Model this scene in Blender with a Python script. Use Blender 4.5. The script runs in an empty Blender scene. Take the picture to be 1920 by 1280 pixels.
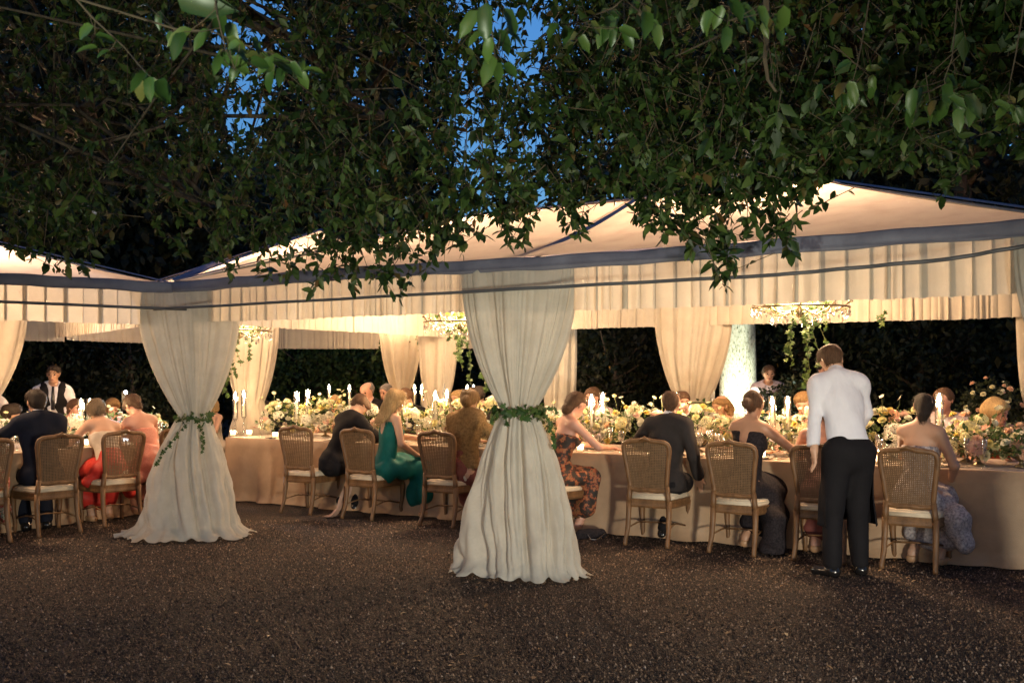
import bpy, math, random
import numpy as np
from mathutils import Vector, Matrix

random.seed(7)
rng = np.random.default_rng(7)
sc = bpy.context.scene
col = sc.collection
R = math.radians

# ------------------------------------------------------------------ camera
FP = 1866.7            # focal length in photo pixels (35 mm on 36 mm sensor)
CAMZ = 1.5
cam_d = bpy.data.cameras.new('camera')
cam = bpy.data.objects.new('camera', cam_d)
col.objects.link(cam)
cam.location = (0, 0, CAMZ)
cam.rotation_euler = (R(90), 0, 0)
cam_d.lens = 35.0
cam_d.sensor_width = 36.0
cam_d.shift_y = 65 / 1920
cam_d.clip_end = 600
cam_d.dof.use_dof = True
cam_d.dof.focus_distance = 8.3
cam_d.dof.aperture_fstop = 7.0
sc.camera = cam

def at(px, py, Y):
    """world point seen at photo pixel px, py at depth Y"""
    return Vector(((px - 960) / FP * Y, Y, CAMZ + (705 - py) / FP * Y))

# ------------------------------------------------------------------ dusk sky
w = bpy.data.worlds.new('World')
sc.world = w
w.use_nodes = True
nt = w.node_tree
nt.nodes.clear()
sky = nt.nodes.new('ShaderNodeTexSky')
sky.sky_type = 'NISHITA'
sky.sun_disc = False
SUN_EL, SUN_ROT = R(1.3), R(200)
sky.sun_elevation = SUN_EL
sky.sun_rotation = SUN_ROT
sky.ozone_density = 4.0
sky.air_density = 1.0
sky.dust_density = 0.3
bg = nt.nodes.new('ShaderNodeBackground')
bg.inputs['Strength'].default_value = 0.15
wo = nt.nodes.new('ShaderNodeOutputWorld')
nt.links.new(sky.outputs[0], bg.inputs[0])
nt.links.new(bg.outputs[0], wo.inputs[0])

sun_d = bpy.data.lights.new('sun', 'SUN')
sun_d.energy = 0.006
sun_d.angle = R(12)
sun_d.color = (0.75, 0.85, 1.0)
sun = bpy.data.objects.new('sun', sun_d)
col.objects.link(sun)
sun.rotation_euler = (R(62), 0, R(-15))

def lamp(name, loc, power, color, radius=0.05, parent=None):
    d = bpy.data.lights.new(name, 'POINT')
    d.energy = power
    d.color = color
    d.shadow_soft_size = radius
    o = bpy.data.objects.new(name, d)
    col.objects.link(o)
    o.location = loc
    if parent: o.parent = parent
    return o

def spot(name, loc, target, power, color, size, blend=0.5, radius=0.08, parent=None):
    d = bpy.data.lights.new(name, 'SPOT')
    d.energy = power
    d.color = color
    d.spot_size = R(size)
    d.spot_blend = blend
    d.shadow_soft_size = radius
    o = bpy.data.objects.new(name, d)
    col.objects.link(o)
    o.location = loc
    o.rotation_euler = (Vector(target) - Vector(loc)).to_track_quat('-Z', 'Y').to_euler()
    if parent: o.parent = parent
    return o

WARM = (1.0, 0.63, 0.34)
CHAND_P = 104.0         # watts of each chandelier
CANDLE_P = 7.0         # watts of each candle
FLOOD_P = 520.0        # garden floodlight beside the camera

sc.view_settings.view_transform = 'Standard'
sc.view_settings.look = 'None'
sc.view_settings.gamma = 1.0
sc.view_settings.exposure = 2.0
sc.view_settings.use_curve_mapping = False
sc.cycles.use_denoising = True
sc.cycles.max_bounces = 8
sc.cycles.diffuse_bounces = 3
sc.cycles.glossy_bounces = 3
sc.cycles.transmission_bounces = 5
sc.cycles.transparent_max_bounces = 16
sc.cycles.sample_clamp_indirect = 4.0
sc.cycles.caustics_reflective = False
sc.cycles.caustics_refractive = False

# ------------------------------------------------------------------ frame of the long tent
PC = Vector((0.06, 7.45, 0))           # centre front post
U = Vector((0.8615, -0.5076, 0))       # along the tent, to the right and nearer
N = Vector((0.5076, 0.8615, 0))        # into the tent
PHI = math.atan2(-N.x, N.y)            # rotation that turns +Y to N
def T(d, a, z=0.0):
    p = PC + N * d + U * a
    return Vector((p.x, p.y, z))
def a_at(px, d):
    """position along the tent where depth line d meets photo column px"""
    k = (px - 960) / FP
    b = PC + N * d
    return (k * b.y - b.x) / (U.x - k * U.y)
BAY = 3.645

# ------------------------------------------------------------------ object helpers
def new_mesh(name, V, F, mat=None, smooth=False):
    me = bpy.data.meshes.new(name)
    if isinstance(F, np.ndarray):
        V = np.ascontiguousarray(V, np.float32)
        n, k = F.shape
        me.vertices.add(len(V)); me.vertices.foreach_set('co', V.ravel())
        me.loops.add(n * k); me.loops.foreach_set('vertex_index', np.ascontiguousarray(F, np.int32).ravel())
        me.polygons.add(n)
        me.polygons.foreach_set('loop_start', np.arange(0, n * k, k, dtype=np.int32))
        me.polygons.foreach_set('loop_total', np.full(n, k, np.int32))
        me.update(calc_edges=True)
    else:
        me.from_pydata([tuple(v) for v in V], [], F)
        me.update()
    if mat: me.materials.append(mat)
    if smooth: me.polygons.foreach_set('use_smooth', np.ones(len(me.polygons), bool))
    return me

def link(name, data, parent=None, loc=None, rot=None, scale=None):
    o = bpy.data.objects.new(name, data)
    col.objects.link(o)
    if parent is not None: o.parent = parent
    if loc is not None: o.location = loc
    if rot is not None: o.rotation_euler = rot
    if scale is not None: o.scale = scale
    return o

def mk(name, V, F, mat, parent=None, smooth=False, **k):
    return link(name, new_mesh(name, V, F, mat, smooth), parent, **k)

def tag(o, label=None, cat=None, group=None, kind=None):
    if label: o['label'] = label
    if cat: o['category'] = cat
    if group: o['group'] = group
    if kind: o['kind'] = kind
    return o

def thing(name, label, cat, loc=(0, 0, 0), rz=0.0, group=None):
    o = link(name, None, loc=loc, rot=(0, 0, rz))
    o.empty_display_size = 0.1
    return tag(o, label, cat, group)

def kids(o): return list(o.children)

def copy_tree(o, parent=None, ks=None):
    c = o.copy(); col.objects.link(c); c.parent = parent
    for ch in kids(o):
        if ch.type == 'LIGHT':
            l = ch.copy(); col.objects.link(l); l.parent = c
        else:
            copy_tree(ch, c)
    return c

class MB:
    """collects shapes into one mesh"""
    def __init__(s): s.V = []; s.F = []
    def add(s, V, F):
        b = len(s.V); s.V.extend([tuple(v) for v in V]); s.F.extend([tuple(int(i) + b for i in f) for f in F])
    def box(s, c, size, M=None, taper=1.0):
        x, y, z = [q / 2 for q in size]
        P = [(-x, -y, -z), (x, -y, -z), (x, y, -z), (-x, y, -z), (-x * taper, -y * taper, z), (x * taper, -y * taper, z), (x * taper, y * taper, z), (-x * taper, y * taper, z)]
        P = [(M @ Vector(p) if M else Vector(p)) + Vector(c) for p in P]
        s.add(P, [(0, 3, 2, 1), (4, 5, 6, 7), (0, 1, 5, 4), (1, 2, 6, 5), (2, 3, 7, 6), (3, 0, 4, 7)])
    def tube(s, pts, rad, seg=6, closed=False, flat=1.0, up=None):
        pts = [Vector(p) for p in pts]; n = len(pts)
        if not hasattr(rad, '__len__'): rad = [rad] * n
        V = []; F = []
        ref = Vector(up) if up else Vector((0.123, 0.3, 0.95))
        for i in range(n):
            a = pts[(i - 1) % n] if (closed or i > 0) else pts[i]
            b = pts[(i + 1) % n] if (closed or i < n - 1) else pts[i]
            t = (b - a).normalized()
            x = t.cross(ref)
            if x.length < 1e-4: x = t.cross(Vector((1, 0, 0)))
            x.normalize(); y = x.cross(t)
            for k in range(seg):
                an = 2 * math.pi * (k + .5) / seg
                V.append(pts[i] + x * math.cos(an) * rad[i] + y * math.sin(an) * rad[i] * flat)
        m = n if closed else n - 1
        for i in range(m):
            for k in range(seg):
                k2 = (k + 1) % seg; j = (i + 1) % n
                F.append((i * seg + k, i * seg + k2, j * seg + k2, j * seg + k))
        if not closed:
            F.append(tuple(range(seg - 1, -1, -1))); F.append(tuple(range((n - 1) * seg, n * seg)))
        s.add(V, F)
    def lathe(s, prof, seg=14, c=(0, 0, 0)):
        V = []; F = []; n = len(prof)
        for r, z in prof:
            for k in range(seg):
                an = 2 * math.pi * k / seg
                V.append((c[0] + r * math.cos(an), c[1] + r * math.sin(an), c[2] + z))
        for i in range(n - 1):
            for k in range(seg):
                k2 = (k + 1) % seg
                F.append((i * seg + k, i * seg + k2, (i + 1) * seg + k2, (i + 1) * seg + k))
        s.add(V, F)
    def mesh(s, name, mat, smooth=False): return new_mesh(name, s.V, s.F, mat, smooth)
    def build(s, name, mat, parent=None, smooth=False, **k): return link(name, s.mesh(name, mat, smooth), parent, **k)

def grid_faces(nu, nv, wrap=False):
    """quads of an nu x nv grid of vertices stored u-major"""
    F = []
    i = np.arange(nu - 1 if not wrap else nu); j = np.arange(nv - 1)
    I, J = np.meshgrid(i, j, indexing='ij')
    a = I * nv + J; b = ((I + 1) % nu) * nv + J
    return np.stack([a, b, b + 1, a + 1], -1).reshape(-1, 4)

# ------------------------------------------------------------------ materials
def mat_base(name):
    m = bpy.data.materials.new(name); m.use_nodes = True
    t = m.node_tree; t.nodes.clear()
    out = t.nodes.new('ShaderNodeOutputMaterial')
    return m, t, out

def nd(t, kind, **k):
    n = t.nodes.new(kind)
    for a, b in k.items():
        if a in n.inputs: n.inputs[a].default_value = b
        else: setattr(n, a, b)
    return n

def ramp(t, stops):
    r = t.nodes.new('ShaderNodeValToRGB')
    e = r.color_ramp.elements
    while len(e) < len(stops): e.new(0.5)
    for q, (p, c) in zip(e, stops): q.position = p; q.color = (*c, 1)
    return r

def pbr(name, stops, rough=0.6, scale=8.0, bump=0.0, bscale=60.0, metal=0.0, spec=0.5, transl=0.0, tcol=None, rnd=False, sheen=0.0, detail=4.0, stretch=None, alpha=None, transp=0.0):
    """procedural surface: noise (or per-piece random) through a colour ramp, bump, optional translucency"""
    m, t, out = mat_base(name)
    co = nd(t, 'ShaderNodeTexCoord')
    src = co.outputs['Object']
    if stretch:
        mp = nd(t, 'ShaderNodeMapping'); mp.inputs['Scale'].default_value = stretch
        t.links.new(src, mp.inputs[0]); src = mp.outputs[0]
    ns = nd(t, 'ShaderNodeTexNoise', Scale=scale, Detail=detail, Roughness=0.6)
    t.links.new(src, ns.inputs['Vector'])
    if len(stops) == 1: stops = [(0.3, tuple(c * 0.82 for c in stops[0][1])), (0.7, stops[0][1])]
    rp = ramp(t, stops)
    if rnd:
        g = nd(t, 'ShaderNodeNewGeometry'); oi = nd(t, 'ShaderNodeObjectInfo')
        ad = nd(t, 'ShaderNodeMath', operation='ADD'); fr = nd(t, 'ShaderNodeMath', operation='FRACT')
        t.links.new(g.outputs['Random Per Island'], ad.inputs[0]); t.links.new(oi.outputs['Random'], ad.inputs[1])
        t.links.new(ad.outputs[0], fr.inputs[0]); t.links.new(fr.outputs[0], rp.inputs[0])
    else:
        t.links.new(ns.outputs['Fac'], rp.inputs[0])
    p = nd(t, 'ShaderNodeBsdfPrincipled', Roughness=rough, Metallic=metal)
    p.inputs['Specular IOR Level'].default_value = spec
    if sheen: p.inputs['Sheen Weight'].default_value = sheen
    t.links.new(rp.outputs[0], p.inputs['Base Color'])
    if bump:
        b = nd(t, 'ShaderNodeBump', Strength=bump, Distance=0.01)
        n2 = nd(t, 'ShaderNodeTexNoise', Scale=bscale, Detail=5.0, Roughness=0.6)
        t.links.new(src, n2.inputs['Vector']); t.links.new(n2.outputs['Fac'], b.inputs['Height'])
        t.links.new(b.outputs[0], p.inputs['Normal'])
    last = p.outputs[0]
    if transl:
        tr = nd(t, 'ShaderNodeBsdfTranslucent')
        if tcol: tr.inputs[0].default_value = (*tcol, 1)
        else: t.links.new(rp.outputs[0], tr.inputs[0])
        mx = nd(t, 'ShaderNodeMixShader'); mx.inputs[0].default_value = transl
        t.links.new(last, mx.inputs[1]); t.links.new(tr.outputs[0], mx.inputs[2]); last = mx.outputs[0]
    if transp:
        tp = nd(t, 'ShaderNodeBsdfTransparent')
        mx = nd(t, 'ShaderNodeMixShader'); mx.inputs[0].default_value = transp
        t.links.new(last, mx.inputs[1]); t.links.new(tp.outputs[0], mx.inputs[2]); last = mx.outputs[0]
    t.links.new(last, out.inputs[0])
    return m

def emit(name, color, strength):
    m, t, out = mat_base(name)
    e = nd(t, 'ShaderNodeEmission', Strength=strength); e.inputs[0].default_value = (*color, 1)
    t.links.new(e.outputs[0], out.inputs[0])
    try: m.cycles.emission_sampling = 'NONE'
    except Exception: pass
    return m

def glass(name, tint=(0.96, 0.97, 0.96), base=0.10, rough=0.03):
    """thin glass: clear, with a reflection that grows towards grazing angles"""
    m, t, out = mat_base(name)
    tp = nd(t, 'ShaderNodeBsdfTransparent'); tp.inputs[0].default_value = (*tint, 1)
    g = nd(t, 'ShaderNodeBsdfGlossy', Roughness=rough)
    lw = nd(t, 'ShaderNodeLayerWeight', Blend=0.35)
    mr = nd(t, 'ShaderNodeMapRange'); mr.inputs['To Min'].default_value = base; mr.inputs['To Max'].default_value = 0.8
    t.links.new(lw.outputs['Facing'], mr.inputs['Value'])
    mx = nd(t, 'ShaderNodeMixShader')
    t.links.new(mr.outputs[0], mx.inputs[0]); t.links.new(tp.outputs[0], mx.inputs[1]); t.links.new(g.outputs[0], mx.inputs[2])
    t.links.new(mx.outputs[0], out.inputs[0])
    return m

M = {}
M['roof'] = pbr('tent_roof_cloth', [(0.28, (0.72, 0.62, 0.61)), (0.48, (0.86, 0.77, 0.76)), (0.72, (0.93, 0.85, 0.83))], 0.8, 2.6, 0.5, 38, transl=0.82, detail=9.0)
M['band'] = pbr('eave_cover', [(0.3, (0.075, 0.078, 0.125)), (0.7, (0.125, 0.13, 0.19))], 0.6, 4.0, 0.5, 12)  # violet of the dusk skylight is put into this colour
M['valance'] = pbr('valance_voile', [(0.3, (0.64, 0.58, 0.49)), (0.7, (0.74, 0.68, 0.58))], 0.85, 5.0, 0.15, 120, transl=0.55)
M['drape'] = pbr('drape_voile', [(0.3, (0.56, 0.53, 0.47)), (0.7, (0.68, 0.65, 0.58))], 0.85, 6.0, 0.5, 40, transl=0.44, transp=0.09)
M['clear'] = pbr('clear_vinyl', [(0.3, (0.25, 0.24, 0.27)), (0.7, (0.34, 0.33, 0.36))], 0.35, 6.0, 0.2, 20, transp=0.80)
M['hem'] = pbr('vinyl_hem', [(0.5, (0.08, 0.08, 0.09))], 0.5)
M['steel'] = pbr('painted_steel', [(0.5, (0.30, 0.30, 0.30))], 0.4, metal=0.5)
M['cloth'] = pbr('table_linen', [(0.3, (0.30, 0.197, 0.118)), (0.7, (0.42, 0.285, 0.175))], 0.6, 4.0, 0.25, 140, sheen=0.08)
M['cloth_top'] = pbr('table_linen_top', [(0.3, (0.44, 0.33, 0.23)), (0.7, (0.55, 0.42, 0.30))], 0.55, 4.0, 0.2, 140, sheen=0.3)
M['wood'] = pbr('weathered_oak', [(0.3, (0.100, 0.048, 0.019)), (0.7, (0.225, 0.115, 0.048))], 0.5, 9.0, 0.3, 70, stretch=(3, 3, 0.6))
M['cane'] = pbr('woven_cane', [(0.3, (0.11, 0.062, 0.028)), (0.7, (0.18, 0.105, 0.052))], 0.55, 30.0)
M['cushion'] = pbr('cream_seat_linen', [(0.5, (0.66, 0.56, 0.42))], 0.8, 10, 0.3, 200)
M['bark'] = pbr('bark', [(0.3, (0.045, 0.035, 0.025)), (0.7, (0.12, 0.095, 0.07))], 0.9, 14, 1.0, 30, stretch=(3, 3, 0.7))
M['pale_bark'] = pbr('pale_bark', [(0.34, (0.05, 0.055, 0.03)), (0.44, (0.36, 0.36, 0.27)), (0.7, (0.55, 0.54, 0.46))], 0.9, 26, 1.0, 40, stretch=(2, 2, 0.8))
LEAFR = [(0.0, (0.010, 0.024, 0.006)), (0.35, (0.022, 0.048, 0.011)), (0.7, (0.042, 0.080, 0.018)), (0.9, (0.075, 0.115, 0.026)), (0.975, (0.08, 0.070, 0.022)), (1.0, (0.14, 0.06, 0.022))]
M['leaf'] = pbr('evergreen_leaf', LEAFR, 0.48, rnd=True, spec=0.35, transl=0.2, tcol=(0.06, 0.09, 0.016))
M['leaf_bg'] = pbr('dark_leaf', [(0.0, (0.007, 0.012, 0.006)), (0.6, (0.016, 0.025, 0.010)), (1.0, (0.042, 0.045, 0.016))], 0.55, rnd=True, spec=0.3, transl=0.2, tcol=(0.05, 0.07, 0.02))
M['leaf_young'] = pbr('young_leaf', [(0.0, (0.025, 0.060, 0.012)), (0.5, (0.050, 0.105, 0.02)), (0.9, (0.09, 0.15, 0.03)), (1.0, (0.15, 0.10, 0.035))], 0.4, rnd=True, transl=0.25, tcol=(0.08, 0.15, 0.03))
M['ivy'] = pbr('ivy_leaf', [(0.0, (0.02, 0.05, 0.012)), (0.6, (0.04, 0.085, 0.02)), (1.0, (0.08, 0.12, 0.03))], 0.5, rnd=True, spec=0.3, transl=0.2, tcol=(0.08, 0.13, 0.025))
M['green'] = pbr('bouquet_green', [(0.0, (0.03, 0.065, 0.02)), (0.6, (0.06, 0.11, 0.03)), (1.0, (0.12, 0.16, 0.05))], 0.45, rnd=True, transl=0.25, tcol=(0.12, 0.18, 0.05))
M['stem'] = pbr('green_stem', [(0.5, (0.10, 0.12, 0.04))], 0.5)
M['twig'] = pbr('twig', [(0.5, (0.09, 0.065, 0.04))], 0.8)
M['wax'] = pbr('candle_wax', [(0.5, (0.85, 0.80, 0.68))], 0.4, transl=0.3)
M['flame'] = emit('candle_flame', (1.0, 0.80, 0.46), 90.0)
M['votive_glow'] = emit('votive_flame', (1.0, 0.80, 0.50), 40.0)
M['bulb'] = emit('chandelier_bulb', (1.0, 0.76, 0.48), 7.0)
M['phone_light'] = emit('phone_torch', (0.85, 0.90, 1.0), 300.0)
M['glass'] = glass('clear_glass')
M['chimney'] = glass('chimney_glass', base=0.05)
M['frost'] = pbr('frosted_votive_glass', [(0.5, (0.80, 0.76, 0.68))], 0.3, transl=0.6, transp=0.3)
M['crystal'] = glass('crystal', base=0.25, rough=0.06)
M['brass'] = pbr('pale_brass', [(0.5, (0.30, 0.24, 0.15))], 0.3, metal=0.8)
M['wine'] = pbr('red_wine', [(0.5, (0.06, 0.006, 0.01))], 0.15)
M['white_wine'] = pbr('pale_wine', [(0.5, (0.55, 0.45, 0.18))], 0.15, transp=0.6)
M['china'] = pbr('white_china', [(0.5, (0.75, 0.72, 0.66))], 0.2)
M['silver'] = pbr('cutlery_steel', [(0.5, (0.6, 0.58, 0.55))], 0.25, metal=1.0)
M['napkin'] = pbr('napkin_linen', [(0.5, (0.72, 0.64, 0.54))], 0.8, 10, 0.3, 200)
M['black'] = pbr('black_plastic', [(0.5, (0.015, 0.015, 0.017))], 0.3)
def cloth(name, c, rough=0.8, c2=None, sc_=10, tr=0.0):
    c2 = c2 or tuple(q * 0.75 for q in c)
    return pbr(name, [(0.3, c2), (0.7, c)], rough, sc_, 0.3, 90, sheen=0.0, spec=0.12 if max(c) < .06 else 0.25, transl=tr)
def skin(name, c): return pbr(name, [(0.3, tuple(q * 0.9 for q in c)), (0.7, c)], 0.5, 12, 0.08, 200)
M['skin'] = skin('skin', (0.56, 0.33, 0.22))
M['skin_tan'] = skin('tanned_skin', (0.44, 0.24, 0.15))
M['skin_pink'] = skin('flushed_skin', (0.60, 0.32, 0.23))
def hairm(name, c): return pbr(name, [(0.3, tuple(q * 0.40 for q in c)), (0.7, c)], 0.6, 30, 0.8, 60, spec=0.3, stretch=(4, 4, 0.5))
M['hair_dark'] = hairm('dark_hair', (0.035, 0.022, 0.015))
M['hair_brown'] = hairm('brown_hair', (0.12, 0.06, 0.03))
M['hair_blonde'] = hairm('blonde_hair', (0.50, 0.33, 0.15))
M['hair_ash'] = hairm('ash_hair', (0.22, 0.16, 0.10))
M['hair_gold'] = hairm('dark_gold_hair', (0.26, 0.15, 0.06))
M['hair_grey'] = hairm('grey_hair', (0.30, 0.27, 0.24))
M['navy'] = cloth('navy_wool', (0.014, 0.017, 0.030))
M['charcoal'] = cloth('charcoal_wool', (0.035, 0.030, 0.030))
M['blacksuit'] = cloth('black_wool', (0.012, 0.011, 0.013))
M['blue'] = cloth('blue_wool', (0.05, 0.09, 0.20))
M['shirt'] = pbr('white_cotton', [(0.3, (0.63, 0.62, 0.68)), (0.7, (0.70, 0.69, 0.75))], 0.8, 10, 0.9, 16, spec=0.2, stretch=(1.0, 1.0, 0.55))
M['red'] = cloth('red_silk', (0.55, 0.035, 0.025), 0.5)
M['coral'] = cloth('coral_sequin', (0.60, 0.20, 0.14), 0.35, (0.75, 0.36, 0.28), 120)
M['coral2'] = cloth('coral_silk', (0.60, 0.13, 0.07), 0.5)
M['teal'] = cloth('teal_silk', (0.004, 0.13, 0.115), 0.65)
M['blush'] = cloth('blush_silk', (0.50, 0.31, 0.23), 0.6)
M['fur'] = cloth('ochre_fur', (0.30, 0.19, 0.085), 0.95, (0.14, 0.085, 0.035), 45)
M['rafter_shade'] = pbr('roof_rafter_shade', [(0.3, (0.16, 0.155, 0.22)), (0.7, (0.23, 0.22, 0.30))], 0.7, 5, 0.4, 30)  # dark tone of the rafters' shade, with dusk violet put into the colour
M['lace'] = cloth('white_lace', (0.60, 0.55, 0.55), 0.8, (0.16, 0.14, 0.17), 55)
M['blackdress'] = cloth('black_beaded_dress', (0.035, 0.028, 0.032), 0.8, (0.006, 0.006, 0.008), 70)
M['wine_dress'] = cloth('dark_rose_dress', (0.20, 0.06, 0.05), 0.6)
M['cream'] = cloth('cream_silk', (0.66, 0.58, 0.48), 0.5)
M['lilac'] = cloth('pale_lilac', (0.55, 0.46, 0.48), 0.6)
M['shoe'] = pbr('polished_black_leather', [(0.5, (0.012, 0.011, 0.011))], 0.18)
M['shoe_tan'] = pbr('tan_leather', [(0.5, (0.45, 0.26, 0.14))], 0.45)
M['eye'] = pbr('dark_eye', [(0.5, (0.02, 0.015, 0.012))], 0.2)
M['lips'] = pbr('lips', [(0.5, (0.35, 0.11, 0.09))], 0.5)
def floral():
    m, t, out = mat_base('floral_print')
    co = nd(t, 'ShaderNodeTexCoord'); v = nd(t, 'ShaderNodeTexVoronoi', Scale=11.0)
    n = nd(t, 'ShaderNodeTexNoise', Scale=9.0, Detail=3.0)
    mx = nd(t, 'ShaderNodeMix', data_type='RGBA'); mx.inputs[0].default_value = 0.35
    t.links.new(co.outputs['Object'], n.inputs['Vector'])
    t.links.new(co.outputs['Object'], mx.inputs[6]); t.links.new(n.outputs['Color'], mx.inputs[7])
    t.links.new(mx.outputs[2], v.inputs['Vector'])
    r = ramp(t, [(0.0, (0.60, 0.55, 0.42)), (0.30, (0.60, 0.56, 0.44)), (0.36, (0.05, 0.12, 0.05)), (0.46, (0.55, 0.52, 0.40)), (0.62, (0.45, 0.05, 0.04)), (0.8, (0.05, 0.10, 0.04))])
    t.links.new(v.outputs['Distance'], r.inputs[0])
    p = nd(t, 'ShaderNodeBsdfPrincipled', Roughness=0.6)
    t.links.new(r.outputs[0], p.inputs['Base Color']); t.links.new(p.outputs[0], out.inputs[0])
    return m
M['floral'] = floral()
M['autumn'] = pbr('autumn_print', [(0.30, (0.015, 0.013, 0.012)), (0.50, (0.04, 0.025, 0.018)), (0.55, (0.32, 0.075, 0.03)), (0.62, (0.36, 0.17, 0.07)), (0.68, (0.04, 0.025, 0.02))], 0.7, 16)
# ================================================================== ground
def ground_mat():
    m, t, out = mat_base('gravel_ground')
    co = nd(t, 'ShaderNodeTexCoord')
    big = nd(t, 'ShaderNodeTexNoise', Scale=0.9, Detail=5.0, Roughness=0.65)
    mid = nd(t, 'ShaderNodeTexNoise', Scale=14.0, Detail=4.0, Roughness=0.6)
    fine = nd(t, 'ShaderNodeTexNoise', Scale=60.0, Detail=6.0, Roughness=0.8)
    vor = nd(t, 'ShaderNodeTexVoronoi', Scale=78.0)
    for q in (big, mid, fine, vor): t.links.new(co.outputs['Object'], q.inputs['Vector'])
    r1 = ramp(t, [(0.38, (0.007, 0.004, 0.003)), (0.5, (0.040, 0.023, 0.015)), (0.62, (0.14, 0.088, 0.056))])
    t.links.new(fine.outputs['Fac'], r1.inputs[0])
    r2 = ramp(t, [(0.0, (0.10, 0.10, 0.10)), (0.45, (0.7, 0.68, 0.66)), (0.75, (1.3, 1.22, 1.12)), (1.0, (1.9, 1.75, 1.5))])
    sepc = nd(t, 'ShaderNodeSeparateColor')
    t.links.new(vor.outputs['Color'], sepc.inputs[0]); t.links.new(sepc.outputs[0], r2.inputs[0])
    ad = nd(t, 'ShaderNodeMath', operation='ADD'); t.links.new(big.outputs['Fac'], ad.inputs[0]); t.links.new(mid.outputs['Fac'], ad.inputs[1])
    hf = nd(t, 'ShaderNodeMath', operation='MULTIPLY'); hf.inputs[1].default_value = 0.5; t.links.new(ad.outputs[0], hf.inputs[0])
    r3 = ramp(t, [(0.36, (0.45, 0.44, 0.46)), (0.62, (1.35, 1.25, 1.15))])
    t.links.new(hf.outputs[0], r3.inputs[0])
    m1 = nd(t, 'ShaderNodeMix', data_type='RGBA', blend_type='MULTIPLY'); m1.inputs[0].default_value = 1
    m2 = nd(t, 'ShaderNodeMix', data_type='RGBA', blend_type='MULTIPLY'); m2.inputs[0].default_value = 1
    t.links.new(r1.outputs[0], m1.inputs[6]); t.links.new(r2.outputs[0], m1.inputs[7])
    t.links.new(m1.outputs[2], m2.inputs[6]); t.links.new(r3.outputs[0], m2.inputs[7])
    p = nd(t, 'ShaderNodeBsdfPrincipled', Roughness=0.85)
    b = nd(t, 'ShaderNodeBump', Strength=1.0, Distance=0.035)
    mm = nd(t, 'ShaderNodeMath', operation='ADD')
    t.links.new(fine.outputs['Fac'], mm.inputs[0]); t.links.new(vor.outputs['Distance'], mm.inputs[1])
    t.links.new(mm.outputs[0], b.inputs['Height']); t.links.new(b.outputs[0], p.inputs['Normal'])
    t.links.new(m2.outputs[2], p.inputs['Base Color']); t.links.new(p.outputs[0], out.inputs[0])
    return m
g = mk('ground', [(-150, -60, 0), (150, -60, 0), (150, 240, 0), (-150, 240, 0)], [(0, 1, 2, 3)], ground_mat())
tag(g, kind='structure')

M['stone'] = pbr('gravel_stone', [(0.0, (0.006, 0.004, 0.003)), (0.38, (0.030, 0.017, 0.011)), (0.60, (0.105, 0.064, 0.040)), (0.84, (0.19, 0.122, 0.078)), (0.97, (0.28, 0.19, 0.128)), (1.0, (0.42, 0.34, 0.27))], 0.75, rnd=True)
def gravel(n):
    Y = 2.4 + 8.0 * rng.random(n) ** 1.35
    X = (rng.random(n) * 2 - 1) * (0.56 * Y + 0.5)
    s = 0.0042 + 0.0065 * rng.random(n) ** 2.4
    O = np.array([(1, 0, 0), (-.5, .87, 0), (-.5, -.87, 0), (0, 0, 1.35)], np.float32)
    V = O[None] * (s[:, None, None] * (0.7 + 0.6 * rng.random((n, 4, 3))))
    th = rng.random(n) * 6.28
    c, sn = np.cos(th)[:, None], np.sin(th)[:, None]
    x = V[..., 0] * c - V[..., 1] * sn; y = V[..., 0] * sn + V[..., 1] * c
    V = np.stack([x + X[:, None], y + Y[:, None], V[..., 2]], -1)
    V[:, :3, 2] = 0.0
    F = np.array([(0, 1, 3), (1, 2, 3), (2, 0, 3)])
    F = (F[None] + 4 * np.arange(n)[:, None, None]).reshape(-1, 3)
    return V.reshape(-1, 3), F
V_, F_ = gravel(190000)
tag(mk('gravel', V_, F_, M['stone']), 'fine brown gravel and grit covering the ground', 'gravel', kind='stuff')

# ------------------------------------------------------------------ leaves
# a leaf lies along +x, face up +z; folded along the midrib and drooping at the tip
LEAF_V = np.array([(0, 0, 0), (0.36, 0.25, 0.06), (0.36, -0.25, 0.06), (0.42, 0, -0.01), (0.75, 0.16, -0.02), (0.75, -0.16, -0.02), (1.0, 0, -0.12)], np.float32)
LEAF_F = np.array([(0, 3, 1), (0, 2, 3), (3, 4, 1), (3, 2, 5), (3, 6, 4), (3, 5, 6)])
LEAF5_V = np.array([(0, 0, 0), (0.42, 0.24, 0.06), (0.42, -0.24, 0.06), (0.46, 0, -0.02), (1.0, 0, -0.12)], np.float32)
LEAF5_F = np.array([(0, 3, 1), (0, 2, 3), (3, 4, 1), (3, 2, 4)])
QUAD_V = np.array([(0, 0, 0), (0.5, 0.26, 0.06), (0.5, -0.26, 0.06), (1.0, 0, -0.1)], np.float32)
QUAD_F = np.array([(0, 2, 1), (2, 3, 1)])
def big_leaf():
    """a larger leaf: two halves of five strips, wavy edge"""
    V = []; F = []
    n = 7
    for i in range(n):
        t = i / (n - 1)
        wd = 0.24 * math.sin(math.pi * min(1, t ** 0.8)) ** 0.9 * (1 + 0.16 * math.sin(11 * t))
        z = -0.34 * t * t
        V += [(t, wd, z + 0.45 * wd + 0.02 * math.sin(14 * t)), (t, 0, z - 0.015), (t, -wd, z + 0.35 * wd - 0.02 * math.sin(13 * t))]
    for i in range(n - 1):
        a = 3 * i
        F += [(a, a + 1, a + 4, a + 3), (a + 1, a + 2, a + 5, a + 4)]
    return V, F
IVY_H = [(0, 0.03), (-0.10, 0.30), (0.10, 0.50), (0.30, 0.27), (0.62, 0.40), (0.60, 0.16), (1.0, 0)]
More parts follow.
